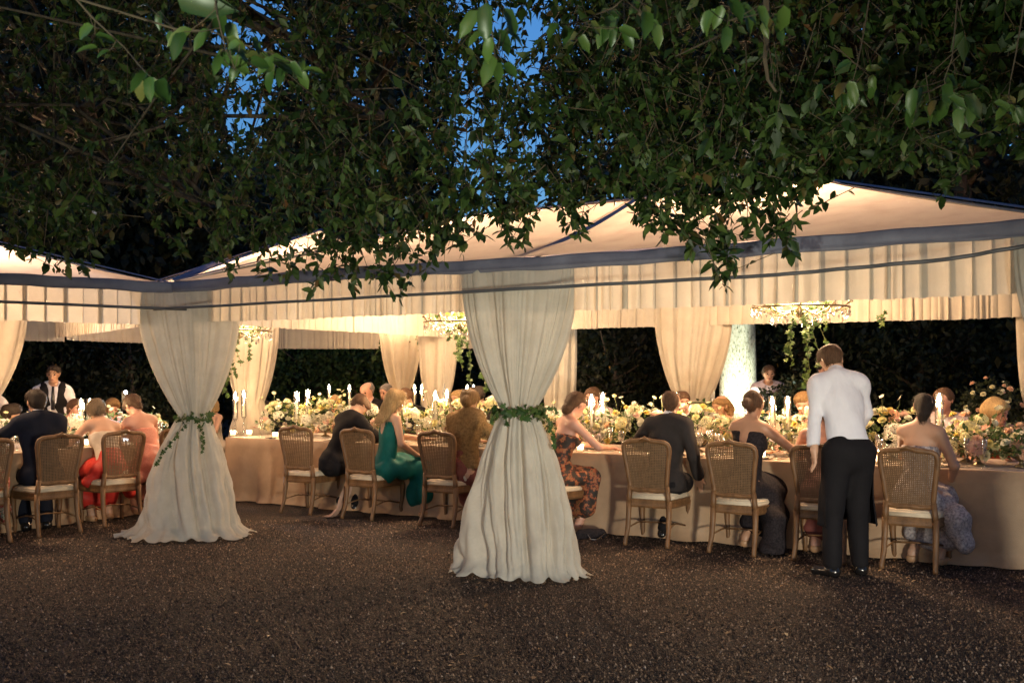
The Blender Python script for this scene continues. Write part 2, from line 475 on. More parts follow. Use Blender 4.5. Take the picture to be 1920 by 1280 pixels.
def ivy_leaf():
    V = [(0.32, 0, 0.05)] + [(x, y, 0.02 * y - 0.10 * x * x) for x, y in IVY_H] + [(x, -y, 0.02 * y - 0.10 * x * x) for x, y in IVY_H[-2::-1]]
    n = len(V) - 1
    return V, [(0, i + 1, (i + 1) % n + 1) for i in range(n)]
IV_V, IV_F = ivy_leaf(); IV_V = np.array(IV_V, np.float32); IV_F = np.array(IV_F)

def frames(d, up):
    """rotation matrices with x along d and z near up"""
    d = d / np.linalg.norm(d, axis=1, keepdims=True)
    y = np.cross(up, d); y /= (np.linalg.norm(y, axis=1, keepdims=True) + 1e-9)
    z = np.cross(d, y)
    return np.stack([d, y, z], -1)
def scatter(TV, TF, pos, d, up, size):
    n = len(pos)
    Rm = frames(d, up)
    V = np.einsum('nij,kj->nki', Rm, TV) * np.asarray(size)[:, None, None] + pos[:, None, :]
    F = (TF[None] + len(TV) * np.arange(n)[:, None, None]).reshape(-1, TF.shape[1])
    return V.reshape(-1, 3), F
def rvec(n, r=rng):
    v = r.normal(size=(n, 3)); return v / np.linalg.norm(v, axis=1, keepdims=True)
def thin_tubes(A, B, ra, rb):
    """three sided sticks from A to B"""
    n = len(A)
    d = B - A; up = np.tile(np.array([[0.13, 0.2, 0.97]]), (n, 1))
    Rm = frames(d, up)
    V = np.zeros((n, 6, 3))
    for k in range(3):
        an = 2.094 * k
        off = Rm[:, :, 1] * math.cos(an) + Rm[:, :, 2] * math.sin(an)
        V[:, k] = A + off * np.asarray(ra).reshape(-1, 1); V[:, 3 + k] = B + off * np.asarray(rb).reshape(-1, 1)
    F = np.array([(0, 1, 4, 3), (1, 2, 5, 4), (2, 0, 3, 5)])
    F = (F[None] + 6 * np.arange(n)[:, None, None]).reshape(-1, 4)
    return V.reshape(-1, 3), F

def leaf_part(me, name, parent, p, d, up, s, label=None):
    """one leaf as an object of its own"""
    Rm = frames(np.array([d], float), np.array([up], float))[0]
    o = link(name, me, parent)
    o.matrix_local = Matrix.Translation(Vector(p)) @ Matrix(Rm.tolist()).to_4x4() @ Matrix.Scale(s, 4)
    return o

# fallen leaves
n = 700
Yl = 3.0 + 6 * rng.random(n); Xl = (rng.random(n) * 2 - 1) * (0.55 * Yl)
dl = rvec(n); dl[:, 2] *= 0.15
V_, F_ = scatter(LEAF_V, LEAF_F, np.stack([Xl, Yl, np.full(n, 0.012)], -1), dl, np.tile(np.array([[0.1, 0.1, 1.0]]), (n, 1)), 0.015 + 0.035 * rng.random(n) ** 1.5)
M['dry_leaf'] = pbr('dry_leaf', [(0.0, (0.16, 0.08, 0.035)), (0.6, (0.28, 0.16, 0.07)), (1.0, (0.36, 0.26, 0.14))], 0.7, rnd=True)
tag(mk('fallen_leaves', V_, F_, M['dry_leaf']), 'dry brown leaves lying scattered on the gravel', 'fallen leaves', kind='stuff')

# ================================================================== tents
def panel(name, P00, P10, P11, P01, parent, mat, nu=14, nv=8, sag=0.05, seed=0):
    P00, P10, P11, P01 = [np.array(p, float) for p in (P00, P10, P11, P01)]
    r = np.random.default_rng(seed)
    ph = r.random(6) * 6.28
    V = []
    for i in range(nu):
        u = i / (nu - 1)
        for j in range(nv):
            v = j / (nv - 1)
            p = (P00 * (1 - u) + P10 * u) * (1 - v) + (P01 * (1 - u) + P11 * u) * v
            s = math.sin(math.pi * v) * sag * (0.7 + 0.3 * math.sin(math.pi * u))
            wob = (0.010 * (math.sin(11 * u + ph[0] + 3 * v) + math.sin(17 * u * (1 - v) + ph[1])) + 0.0035 * math.sin(46 * u + 9 * v + ph[2]) + 0.003 * math.sin(71 * u - 13 * v + ph[3])) * math.sin(math.pi * v) * math.sin(math.pi * u)
            V.append((p[0], p[1], p[2] - s + wob))
    return mk(name, np.array(V), grid_faces(nu, nv), mat, parent, smooth=True)

def pleats(name, P0, P1, ztop, zbot, parent, mat, seed=0, amp=0.022, lam=0.10, droop=0.0, rows=6):
    r = np.random.default_rng(seed)
    P0 = Vector(P0); P1 = Vector(P1)
    L = (P1 - P0).length; t = (P1 - P0) / L; nn = Vector((t.y, -t.x, 0))
    # box pleats: the cloth doubles back on itself, so that three layers hang where it overlaps
    X = []; Yo = []; x0 = 0.0
    while x0 < L:
        lw = lam * (0.45 + 1.0 * r.random()); k = 0.20 + 0.16 * r.random(); sg = 1 if r.random() < .8 else -1
        for u in np.linspace(0, 1, 15)[:-1]:
            X.append(x0 + lw * (u + k * math.sin(6.2832 * u))); Yo.append(sg * math.cos(6.2832 * u))
        x0 += lw
    X = np.clip(np.array(X), 0, L); Yo = np.array(Yo)
    s = X
    slow = np.sin(s * 1.7 + r.random() * 6) * 0.5 + np.sin(s * 4.1 + r.random() * 6) * 0.3
    V = []
    for i, q in enumerate(X):
        for j in range(rows):
            v = j / (rows - 1)
            off = amp * .55 * Yo[i] * (0.7 + 0.5 * v) + 0.012 * slow[i] * v
            z = ztop + (zbot - ztop) * v - droop * math.sin(math.pi * q / L) * v + (0.003 * Yo[i] + 0.006 * slow[i]) * v
            p = P0 + t * float(q) + nn * off
            V.append((p.x, p.y, z))
    return mk(name, np.array(V), grid_faces(len(s), rows), mat, parent, smooth=True)

EZ = 2.38       # eave
def Z(p, z): return Vector((p.x, p.y, z))
Lp, Cp, Rp = T(0, -BAY), T(0, 0), T(0, BAY)
DEP = 4.3
Lb, Cb, Rb = T(DEP, -BAY), T(DEP, 0), T(DEP, BAY)
RG0, RG1 = T(2.2, -1.85, 3.16), T(2.2, 1.75, 3.16)

def post(p, parent, top=2.36):
    mb = MB(); mb.box((p.x, p.y, top / 2), (0.05, 0.05, top)); mb.box((p.x, p.y, 0.008), (0.16, 0.16, 0.012))
    return mb.build('post', M['steel'], parent)
def rafter(a, b, parent, r=0.040, dz=-0.03, sag=0.0, n=8, name='rafter'):
    mb = MB()
    pts = []
    for i in range(n):
        v = i / (n - 1)
        p = Vector(a) * (1 - v) + Vector(b) * v
        p.z += dz - sag * math.sin(math.pi * v)
        pts.append(p)
    mb.tube(pts, r, 6, flat=.35)
    return mb.build(name, M['steel'], parent)
def eave_band(pts, parent, seed, h=0.100, name='eave_cover'):
    """wrapped gutter along the eave: a sagging, slightly crumpled sleeve"""
    r = np.random.default_rng(seed); ph = r.random(4) * 6.28
    P = []
    for a, b in zip(pts[:-1], pts[1:]):
        a = Vector(a); b = Vector(b); n = int((b - a).length / 0.08)
        for i in range(n): P.append(a + (b - a) * (i / n))
    P.append(Vector(pts[-1]))
    s = 0; V = []; seg = 14
    for i, p in enumerate(P):
        t = (P[min(i + 1, len(P) - 1)] - P[max(i - 1, 0)]).normalized(); nn = Vector((t.y, -t.x, 0))
        s += 0.08
        for k in range(seg):
            an = 2 * math.pi * k / seg
            q = 1 + 0.10 * math.sin(7 * s + ph[0] + 2 * an) + 0.08 * math.sin(17 * s + ph[1] - an)
            ce, se = math.cos(an), math.sin(an)
            ce = math.copysign(abs(ce) ** .6, ce); se = math.copysign(abs(se) ** .45, se)
            V.append(tuple(p + nn * (0.024 * ce * (1 + 2.2 * (q - 1)) + 0.004 * math.sin(31 * s + 3 * se)) + Vector((0, 0, (h / 2) * se * (1 + .25 * (q - 1)) + 0.010 * math.sin(1.3 * s + ph[2]) + .004 * math.sin(9 * s)))))
    F = []
    for i in range(len(P) - 1):
        for k in range(seg):
            k2 = (k + 1) % seg
            F.append((i * seg + k, (i + 1) * seg + k, (i + 1) * seg + k2, i * seg + k2))
    return mk(name, V, F, M['band'], parent, smooth=True)
def clear_flap(pts, parent, zt, zbs, off=0.09):
    """clear vinyl strip under the eave, closed below by a dark hem"""
    P = []; zb = []
    for (a, za), (b, zb_) in zip(zip(pts[:-1], zbs[:-1]), zip(pts[1:], zbs[1:])):
        n = 24
        for i in range(n):
            P.append(Vector(a).lerp(Vector(b), i / n)); zb.append(za + (zb_ - za) * i / n)
    P.append(Vector(pts[-1])); zb.append(zbs[-1])
    V = []; hem = []
    for i, p in enumerate(P):
        t = (P[min(i + 1, len(P) - 1)] - P[max(i - 1, 0)]).normalized(); nn = Vector((t.y, -t.x, 0))
        q = p + nn * off
        wv = 0.012 * math.sin(i * 0.8)
        for j in range(5):
            v = j / 4
            V.append((q.x + nn.x * wv * v, q.y + nn.y * wv * v, zt + (zb[i] - zt) * v))
        hem.append((q.x + nn.x * wv, q.y + nn.y * wv, zb[i] - 0.012))
    mk('clear_flap', np.array(V), grid_faces(len(P), 5), M['clear'], parent, smooth=True)
    mb = MB(); mb.tube(hem, 0.013, 6); mb.build('flap_hem', M['hem'], parent, smooth=True)

tent = thing('party_tent', 'large hipped cream tent glowing over the long table at centre and right', 'tent')
o_ = 0.07
f0, f1 = T(-o_, -BAY - 0.02, EZ), T(-o_, BAY + 0.02, EZ)
b0, b1 = T(DEP + o_, -BAY - 0.02, EZ), T(DEP + o_, BAY + 0.02, EZ)
panel('roof_panel', f0, f1, RG1, RG0, tent, M['roof'], 110, 22, 0.05, 1)
panel('roof_panel', b1, b0, RG0, RG1, tent, M['roof'], 40, 10, 0.05, 2)
panel('roof_panel', b0, f0, RG0, RG0, tent, M['roof'], 16, 10, 0.05, 3)
panel('roof_panel', f1, b1, RG1, RG1, tent, M['roof'], 16, 10, 0.05, 4)
for p in (Vector((-3.015, 9.36, 0)), Vector((0.045, 7.53, 0)), Rp, Lb, Cb, Rb): post(p, tent)
rc0 = T(2.2, 0, 3.16)
rafter(Z(Cp, EZ), rc0, tent, sag=0.045, dz=-.045); rafter(Z(Cb, EZ), rc0, tent, sag=0.05)
for a, b in ((f0, RG0), (f1, RG1), (b0, RG0), (b1, RG1)): rafter(a, b, tent, sag=0.0, dz=-0.022)
rafter(RG0, RG1, tent, name='ridge_beam', dz=-0.035)
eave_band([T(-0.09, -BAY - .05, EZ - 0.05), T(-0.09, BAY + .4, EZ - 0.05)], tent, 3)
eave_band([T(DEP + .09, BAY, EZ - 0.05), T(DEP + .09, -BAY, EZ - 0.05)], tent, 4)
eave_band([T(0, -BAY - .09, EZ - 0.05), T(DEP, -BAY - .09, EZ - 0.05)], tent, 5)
clear_flap([T(0, -BAY - .1), T(0, 0), T(0, 2.0), T(0, 3.0), T(0, BAY)], tent, 2.28, [2.125, 2.14, 2.145, 2.185, 2.27], 0.24)
pleats('valance', T(0.10, -BAY + .05), T(0.10, 0), 2.36, 2.00, tent, M['valance'], 11, 0.028, 0.11)
pleats('valance', T(0.10, 0.02), T(0.10, BAY), 2.36, 1.985, tent, M['valance'], 12, 0.034, 0.12, droop=0.01)
pleats('valance', T(DEP - .1, -BAY), T(DEP - .1, 0), 2.36, 2.06, tent, M['valance'], 13, 0.016, 0.10)
pleats('valance', T(DEP - .1, 0.02), T(DEP - .1, BAY), 2.36, 2.06, tent, M['valance'], 14, 0.03, 0.11)
pleats('valance', T(0.1, -BAY + .08), T(DEP - .1, -BAY + .08), 2.36, 2.00, tent, M['valance'], 15, 0.016, 0.12)
pleats('valance', T(0.15, BAY - .06), T(DEP - .1, BAY - .06), 2.36, 2.02, tent, M['valance'], 16, 0.016, 0.12)

def rafter_shade_strip(a, b, parent, sag=0.0, w=0.085, lift=0.012):
    """opaque strip over a rafter: its shade on the glowing roof, put into colour"""
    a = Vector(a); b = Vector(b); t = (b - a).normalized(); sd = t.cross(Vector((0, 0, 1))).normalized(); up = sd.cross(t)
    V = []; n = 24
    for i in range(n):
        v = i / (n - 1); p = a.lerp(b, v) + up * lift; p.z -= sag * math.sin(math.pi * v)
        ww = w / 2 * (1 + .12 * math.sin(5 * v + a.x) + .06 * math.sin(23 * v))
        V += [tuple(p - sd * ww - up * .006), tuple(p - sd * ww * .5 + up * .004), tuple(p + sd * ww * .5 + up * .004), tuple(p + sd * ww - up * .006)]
    return mk('rafter_shade_strip', np.array(V), grid_faces(n, 4), M['rafter_shade'], parent, smooth=True)
rafter_shade_strip(Z(Cp, EZ + .0), rc0, tent, 0.042, .075)
rafter_shade_strip(f0, RG0, tent, 0, .07); rafter_shade_strip(f1, RG1, tent, 0, .07); rafter_shade_strip(RG0, RG1, tent, 0, .06); rafter_shade_strip(b1, RG1, tent, 0, .07)

# left tent, turned towards the camera
U2 = Vector((0.80, 0.60, 0)); N2 = Vector((-0.60, 0.80, 0))
def TL(d, a, z=0.0):
    p = Lp + Vector((-0.10, 0.02, 0)) + N2 * d + U2 * a
    return Vector((p.x, p.y, z))
tent2 = thing('party_tent', 'hipped cream tent at the far left over the second table', 'tent')
g0, g1 = TL(-o_, -BAY * 1.35, EZ - .03), TL(-o_, 0, EZ - .03)
h0, h1 = TL(DEP, -BAY * 1.35, EZ - .03), TL(DEP, 0, EZ - .03)
S0, S1 = TL(2.15, -3.1, 3.02), TL(2.15, -1.8, 3.02)
panel('roof_panel', g0, g1, S1, S0, tent2, M['roof'], 30, 10, 0.05, 5)
panel('roof_panel', h1, h0, S0, S1, tent2, M['roof'], 30, 10, 0.05, 6)
panel('roof_panel', h0, g0, S0, S0, tent2, M['roof'], 14, 8, 0.05, 7)
panel('roof_panel', g1, h1, S1, S1, tent2, M['roof'], 14, 8, 0.05, 8)
for p in (TL(0, -BAY * 1.35), TL(DEP, -BAY * 1.35)): post(p, tent2)
for a, b in ((g1, S1), (g0, S0), (h1, S1), (h0, S0)): rafter(a, b, tent2, dz=-0.035)
rafter_shade_strip(g1, S1, tent2, 0, .07)
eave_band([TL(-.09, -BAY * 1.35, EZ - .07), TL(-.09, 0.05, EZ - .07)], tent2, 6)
clear_flap([TL(0, -BAY * 1.35), TL(0, 0.05)], tent2, 2.26, [2.13, 2.125], 0.24)
pleats('valance', TL(0.1, -BAY * 1.35), TL(0.1, -.05), 2.34, 1.98, tent2, M['valance'], 21, 0.012, 0.12)
pleats('valance', TL(DEP - .1, -BAY * 1.35), TL(DEP - .1, 0), 2.34, 1.94, tent2, M['valance'], 22, 0.012, 0.10)
pleats('valance', TL(0.2, -.12), TL(DEP - .1, -.12), 2.34, 1.98, tent2, M['valance'], 23, 0.014, 0.11)

# tent that fills the corner behind
tent3 = thing('party_tent', 'cream tent behind, filling the corner between the two front tents', 'tent')
W0 = Vector((-2.55, 13.3, 3.45))
c1, c2, c3, c4, c5 = Z(TL(0, 0), EZ), Z(h1, EZ - .04), Vector((-4.6, 17.2, EZ)), Vector((0.4, 17.2, EZ)), Z(Lb, EZ)
for i, (a, b) in enumerate(((c1, c5), (c5, c4), (c4, c3), (c3, c2), (c2, c1))):
    panel('roof_panel', a, b, W0, W0, tent3, M['roof'], 16, 10, 0.06, 30 + i)
mid = W0.lerp(c2, 0.42)
rafter(c1, mid, tent3, 0.035, dz=-0.03)
for c in (c2, c3, c4, c5): rafter(c, W0, tent3, dz=-0.035)
rafter_shade_strip(c1, mid, tent3, 0.0, .11, .02); rafter_shade_strip(c2, W0, tent3, 0, .07); rafter_shade_strip(c1, W0, tent3, 0, .06)
for p in (c3, c4): post(p, tent3)
pleats('valance', (c3.x, c3.y - .1, 0), (c4.x, c4.y - .1, 0), 2.36, 1.97, tent3, M['valance'], 31, 0.016, 0.12)
pleats('valance', (c2.x, c2.y + .1, 0), (c3.x + .1, c3.y, 0), 2.36, 1.97, tent3, M['valance'], 32, 0.016, 0.12)

# ================================================================== drapes
IVY_ME = new_mesh('ivy_leaf', IV_V, IV_F, M['ivy'])
def drape(label, p, rot, ztop=2.30, zw=1.24, wt=0.44, ww=0.165, wb=0.50, hem=0.06, seed=0, shift=0.0, depth=0.55, lean=(0, 0), nth=180, nz=50, group='tied back tent drapes', mat=None, twist=0.9):
    r = np.random.default_rng(seed)
    K = np.array([3, 5, 8, 11, 15, 21, 30]); ph = r.random((2, len(K))) * 6.28
    Aa = np.array([0.55, 0.85, 0.8, 0.7, 0.6, 0.45, 0.25]) * (0.6 + 0.8 * r.random((2, len(K))))
    Aa[1] *= np.array([1.3, 1.3, 1.1, 0.8, 0.55, 0.35, 0.25])
    th = np.linspace(0, 2 * np.pi, nth, endpoint=False)
    V = np.zeros((nth, nz, 3))
    hump = r.random(8) * 6.28
    for j in range(nz):
        v = j / (nz - 1)
        z = ztop * (1 - v)
        if z >= zw:
            q = (ztop - z) / (ztop - zw)
            wdt = ww + (wt - ww) * (1 - q ** 2.0) if q < 1 else ww
            dp = wdt * (0.30 + (depth + .25 - 0.30) * q ** 1.5)
            half = 0; amp = 0.014 + 0.036 * q ** 0.6 * (1 - 0.5 * q ** 4)
            tw = twist * 0.25 * q
            cx = shift * q
        else:
            q = (zw - z) / zw
            wdt = ww + (wb - ww) * q ** 0.86
            dp = wdt * (depth + .25 * (1 - q))
            half = 1; amp = 0.024 + 0.026 * min(1, q * 4) * (1 - 0.3 * q)
            tw = twist * (0.25 + 1.5 * q * q)
            cx = shift * (1 - q)
        bl = min(1, abs(z - zw) / 0.12)
        f = np.zeros(nth); f2 = np.zeros(nth)
        for a, k, p0 in zip(Aa[half], K, ph[half]): f += a * (2.1 * np.sqrt(np.abs(np.cos(.5 * (k * (th + tw * np.sin(th + hump[0])) + p0 + 1.6 * tw))) + 1e-4) - 1.5)
        for a, k, p0 in zip(Aa[1 - half], K, ph[1 - half]): f2 += a * (2.1 * np.sqrt(np.abs(np.cos(.5 * (k * th + p0))) + 1e-4) - 1.5)
        f = f * (0.5 + 0.5 * bl) + f2 * 0.5 * (1 - bl)
        f = np.tanh(f * 0.9)
        zz = np.full(nth, z)
        rr = amp * f
        if half:
            soft = 0.02 * np.sin(3 * th + 5 * q + hump[1]) * q + 0.02 * np.sin(2 * th - 4 * q + hump[2]) * q
            rr = rr + soft
            if q > 0.86: rr = rr * (1 - .55 * (q - .86) / .14)
            if q > 0.90:      # cloth pooling on the ground
                e = (q - 0.90) / 0.10
                rr = rr + hem * e ** 1.3 * (0.8 + 0.25 * np.sin(5 * th + hump[3]) + 0.16 * np.sin(13 * th + hump[4])) + 0.012 * e * np.sin(9 * e + 11 * th)
                zz = 0.014 + 0.10 * zw * (1 - e) ** 1.5 + 0.012 * e * (1 + np.sin(17 * th + hump[5])) * (1 + 0.6 * np.sin(29 * th + hump[6]))
        if half:   # finer crumples that run askew across the lower cloth
            rr = rr + 0.015 * q ** .5 * np.sin(7 * th + 13 * q + hump[4]) * np.sin(3 * th - 9 * q + hump[5]) + 0.012 * max(0, q - .72) / .28 * np.sin(12 * th + 26 * q + hump[2]) * np.sin(5 * th - 19 * q) + 0.006 * np.sin(23 * th - 17 * q + hump[6]) * np.sin(3 * th + 11 * q)
        V[:, j, 0] = (wdt + rr) * np.cos(th) + cx + lean[0] * q * half
        V[:, j, 1] = (dp + rr) * np.sin(th) + lean[1] * q * half
        V[:, j, 2] = zz
    o = mk('drape', V.reshape(-1, 3), grid_faces(nth, nz, wrap=True)[:, ::-1].copy(), mat or M['drape'], smooth=True, loc=p, rot=(0, 0, rot))
    return tag(o, label, 'drape', group)

def garland(label, p, rot, z, wx, wy, n, strands, seed, size=0.058, group='ivy garlands tied round drapes'):
    r = np.random.default_rng(seed)
    g = thing('ivy_garland', label, 'ivy garland', p, rot, group)
    mb = MB()
    mb.tube([(wx * math.cos(a), wy * math.sin(a), z + 0.012 * math.sin(3 * a)) for a in np.linspace(0, 6.28, 26)[:-1]], 0.012, 5, closed=True)
    for pts in strands: mb.tube(pts, 0.003, 4)
    mb.build('stem', M['stem'], g)
    for i in range(n):
        a = 2 * math.pi * r.random()
        k = 1 + 0.12 * r.random()
        pos = (wx * k * math.cos(a), wy * k * math.sin(a), z + r.normal() * 0.026)
        out = np.array((math.cos(a), math.sin(a), 0.0))
        tng = np.array((-math.sin(a), math.cos(a), 0.0)) * r.choice([-1, 1])
        d = tng * (0.4 + r.random()) + np.array((0, 0, -0.6 + 1.0 * r.random())) + out * (0.2 + 0.5 * r.random())
        leaf_part(IVY_ME, 'leaf', g, pos, d, out + 0.7 * r.normal(size=3) * np.array((1, 1, 0.6)), size * (0.65 + 0.6 * r.random()))
    for pts in strands:
        pts = [Vector(q) for q in pts]
        m = int(len(pts) * 2.2)
        for i in range(m):
            t = (i + 0.5) / m * (len(pts) - 1); k = min(int(t), len(pts) - 2)
            pos = pts[k].lerp(pts[k + 1], t - k)
            d = np.array((r.normal() * .7, r.normal() * .3 - .2, -0.8))
            leaf_part(IVY_ME, 'leaf', g, pos, d, np.array((r.normal() * .4, -1, 0.3)), size * (0.5 + 0.4 * r.random()))
    return g

pc = Vector((0.045, 7.53, 0))
drape('large near drape in the middle of the picture, greenish white, tied with ivy', pc, -.36, seed=1, wt=0.46, ww=0.112, wb=0.50, shift=0.005, depth=0.5, nth=340, nz=84, hem=0.075)
pl = Vector((-3.05, 9.36, 0))
drape('tied drape on the corner post left of centre, hem trailing on gravel', pl, 0.12, seed=2, wt=0.46, ww=0.115, wb=0.52, shift=0.06, depth=0.55, lean=(0.0, -0.08), nth=300, nz=80, hem=0.13, zw=1.13)
drape('near drape cut off by the right edge of the picture', T(0.1, BAY + .10), -.3, seed=3, wt=0.44, ww=0.12, wb=0.24, nth=140, hem=.03)
drape('back drape beside the floodlit tree trunk', Z(at(1299, 0, 11.25), 0), -.4, seed=4, wt=0.43, ww=0.17, wb=0.40, zw=1.22, nth=150, ztop=2.34, mat=M['valance'])
drape('back drape seen just left of the large middle drape', Z(at(820, 0, 13.1), 0), -.4, seed=5, wt=0.28, ww=0.15, wb=0.30, zw=1.25, nth=120, ztop=2.34, mat=M['valance'])
drape('narrow back drape behind chandelier ivy, left of the one by the middle drape', Z(at(752, 0, 15.6), 0), 0.0, seed=6, wt=0.32, ww=0.11, wb=0.34, zw=1.25, nth=120, ztop=2.36, mat=M['valance'])
drape('back drape behind the left hanging ivy near the corner post', Z(at(470, 0, 13.6), 0), 0.2, seed=7, wt=0.36, ww=0.16, wb=0.36, zw=1.15, nth=120, ztop=2.36, mat=M['valance'])
drape('dim slim drape peeking out right of the large middle drape', Z(at(1050, 0, 12.6), 0), -.3, seed=8, wt=0.20, ww=0.16, wb=0.22, zw=1.0, nth=100, ztop=2.36)
drape('back drape at the right edge, behind the rose bush', Z(at(1972, 0, 9.5), 0), -.5, seed=9, wt=0.30, ww=0.22, wb=0.34, zw=1.2, nth=120, ztop=2.36, mat=M['valance'])
drape('back drape at the far left edge beside the standing waiter', Z(at(-38, 0, 11.0), 0), 0.5, seed=10, wt=0.46, ww=0.14, wb=0.4, zw=1.2, nth=120, ztop=2.32, mat=M['valance'])
garland('ivy garland round the waist of the large middle drape', pc, 0, 1.235, 0.165, 0.155, 150,
        [[(0.20, -0.10, 1.22), (0.24, -0.12, 1.16), (0.245, -0.13, 1.10), (0.27, -0.13, 1.04), (0.265, -0.13, 0.98)], [(-.15, -.12, 1.24), (-.19, -.12, 1.19), (-.2, -.12, 1.15)], [(0.18, -.1, 1.26), (0.26, -.1, 1.27), (.3, -.1, 1.23)]], 3)
garland('ivy garland with a long strand on the left corner drape', pl + Vector((0.06, 0, 0)), 0, 1.10, 0.14, 0.13, 70,
        [[(-0.02, -0.16, 1.06), (-0.08, -0.21, .98), (-0.12, -0.25, 0.91), (-.17, -.28, .84), (-0.21, -0.30, 0.77), (-.23, -.32, .70)], [(0.10, -0.14, 1.06), (0.14, -0.18, .98), (0.15, -0.22, 0.88), (.16, -.25, .80)]], 4)
garland('ivy garland on the back drape by the floodlit trunk', Z(at(1303, 0, 11.2), 0), 0, 1.20, 0.19, 0.15, 34, [], 5)
# ================================================================== trees overhead
BX = [-600, 0, 60, 110, 180, 250, 300, 360, 440, 500, 560, 600, 660, 740, 775, 830, 870, 960, 1030, 1080, 1110, 1200, 1260, 1330, 1400, 1500, 1560, 1640, 1760, 1920, 2500]
BY = [430, 435, 470, 480, 455, 385, 405, 425, 455, 470, 475, 475, 480, 495, 450, 455, 430, 420, 385, 395, 370, 375, 395, 405, 385, 360, 340, 320, 330, 310, 320]
def front_depth(px):
    return np.array([min(9.1, max(5.0, (PC + U * a_at(float(p), 0.0)).y)) if p > 345 else 9.0 - 0.0016 * (345 - p) for p in np.clip(px, -600, 2300)])
NC = 13500
cpx = rng.uniform(-420, 2340, NC)
bot = np.interp(cpx, BX, BY)
cpy = bot - (bot + 520) * rng.random(NC) ** 1.15 - 8
fd = front_depth(cpx)
cY = fd * rng.uniform(0.70, 0.955, NC)
lowest = (bot - cpy) < 60
cY[lowest] = (fd * rng.uniform(0.84, 0.95, NC))[lowest]
CP = np.stack([(cpx - 960) / FP * cY, cY, CAMZ + (705 - cpy) / FP * cY], -1)
clump = np.sin(CP[:, 0] * 3.1 + 1) * np.sin(CP[:, 2] * 3.7 + 2) + np.sin(CP[:, 1] * 2.7) * np.sin(CP[:, 0] * 1.7 + CP[:, 2] * 2.1)
keep = 0.66 + 0.62 * clump
def inbox(x0, x1, y0, y1): return (cpx > x0) & (cpx < x1) & (cpy > y0) & (cpy < y1)
keep = np.where(inbox(830, 1035, -200, 430), 0.58, keep)
keep = np.where(inbox(925, 1020, 30, 165), 0.26, keep)
keep = np.where(inbox(765, 850, 140, 420), 0.55, keep)
keep = np.where(inbox(415, 535, -200, 255), 0.30, keep)
keep = np.where(inbox(190, 380, 330, 520) , 0.35, keep)
sel = rng.random(NC) < keep
CP = CP[sel]; cpx = cpx[sel]; cpy = cpy[sel]; lowest = lowest[sel]
# hanging sprays at the lower edge
tips = [(52, 500), (20, 470), (105, 515), (150, 520), (200, 470), (400, 500), (435, 520), (500, 525), (545, 535), (590, 548), (620, 520), (665, 545), (715, 540), (745, 560), (800, 520), (822, 495), (862, 478), (945, 470), (975, 462), (1070, 430), (1090, 450), (1218, 430), (1235, 450), (1280, 460), (1300, 480), (1352, 470), (1362, 515), (1358, 545), (1400, 450), (1440, 460), (1480, 478), (1510, 400), (1760, 380), (1660, 340), (345, 480), (300, 450)]
tipP = []
for (x, y) in tips:
    for k in range(7):
        xx = x + rng.normal() * (6 + 3 * k); yy = y - 4 - 18 * k * rng.random() - 5 * k
        Yd = float(front_depth(np.array([xx]))[0]) * (0.885 + 0.03 * rng.random())
        tipP.append(((xx - 960) / FP * Yd, Yd, CAMZ + (705 - yy) / FP * Yd))
tipP = np.array(tipP)

def twig_cluster(P, r, nl, s0, s1, hang=0.9):
    n = len(P)
    d = np.stack([r.normal(size=n) * 0.7, r.normal(size=n) * 0.7, -hang + 0.5 * r.normal(size=n)], -1)
    d /= np.linalg.norm(d, axis=1, keepdims=True)
    L = 0.14 + 0.22 * r.random(n)
    A = P - d * L[:, None]
    tw = thin_tubes(A, P, np.full(n, 0.0035), np.full(n, 0.0015))
    t = np.clip(1.02 - np.abs(r.normal(size=(n, nl))) * 0.42, 0.0, 1.02)
    base = A[:, None] + d[:, None] * (L[:, None] * t)[..., None]
    ld = rvec(n * nl, r).reshape(n, nl, 3) + d[:, None] * 0.5 + np.array((0, 0, -0.22))
    up = np.array((0, -0.25, 0.8)) + 0.55 * r.normal(size=(n, nl, 3))
    sz = (s0 * .85 + (s1 * 1.12 - s0 * .85) * r.random((n, nl)) ** 1.5) * (0.8 + 0.4 * r.random((n, 1)))
    return tw, base.reshape(-1, 3), ld.reshape(-1, 3), up.reshape(-1, 3), sz.ravel()

LEAF_ME = new_mesh('leaf', LEAF_V, LEAF_F, M['leaf'])
def limb_net(tr, mbname, bough, targets, r0, seed):
    r = np.random.default_rng(seed)
    mb = MB()
    for pts, ra, rb in bough:
        pts = [Vector(p) for p in pts]
        # smooth the polyline
        q = []
        for i in range(len(pts) - 1):
            for k in range(4): q.append(pts[i].lerp(pts[i + 1], k / 4) + Vector((r.normal() * .02, r.normal() * .02, r.normal() * .02)))
        q.append(pts[-1])
        mb.tube(q, list(np.linspace(ra, rb, len(q))), 8)
        for tg in targets[r.integers(0, len(targets), 16)]:
            k = r.integers(len(q) // 3, len(q)); s = q[k]; e = Vector(tg)
            m1 = s.lerp(e, .4) + Vector((r.normal() * .15, r.normal() * .1, 0.25 + .15 * r.normal())); 
            mb.tube([s, m1, s.lerp(e, .75) + Vector((0, 0, .12)), e], [0.022, 0.014, 0.009, 0.003], 5)
    return mb.build(mbname, M['bark'], tr, smooth=True)

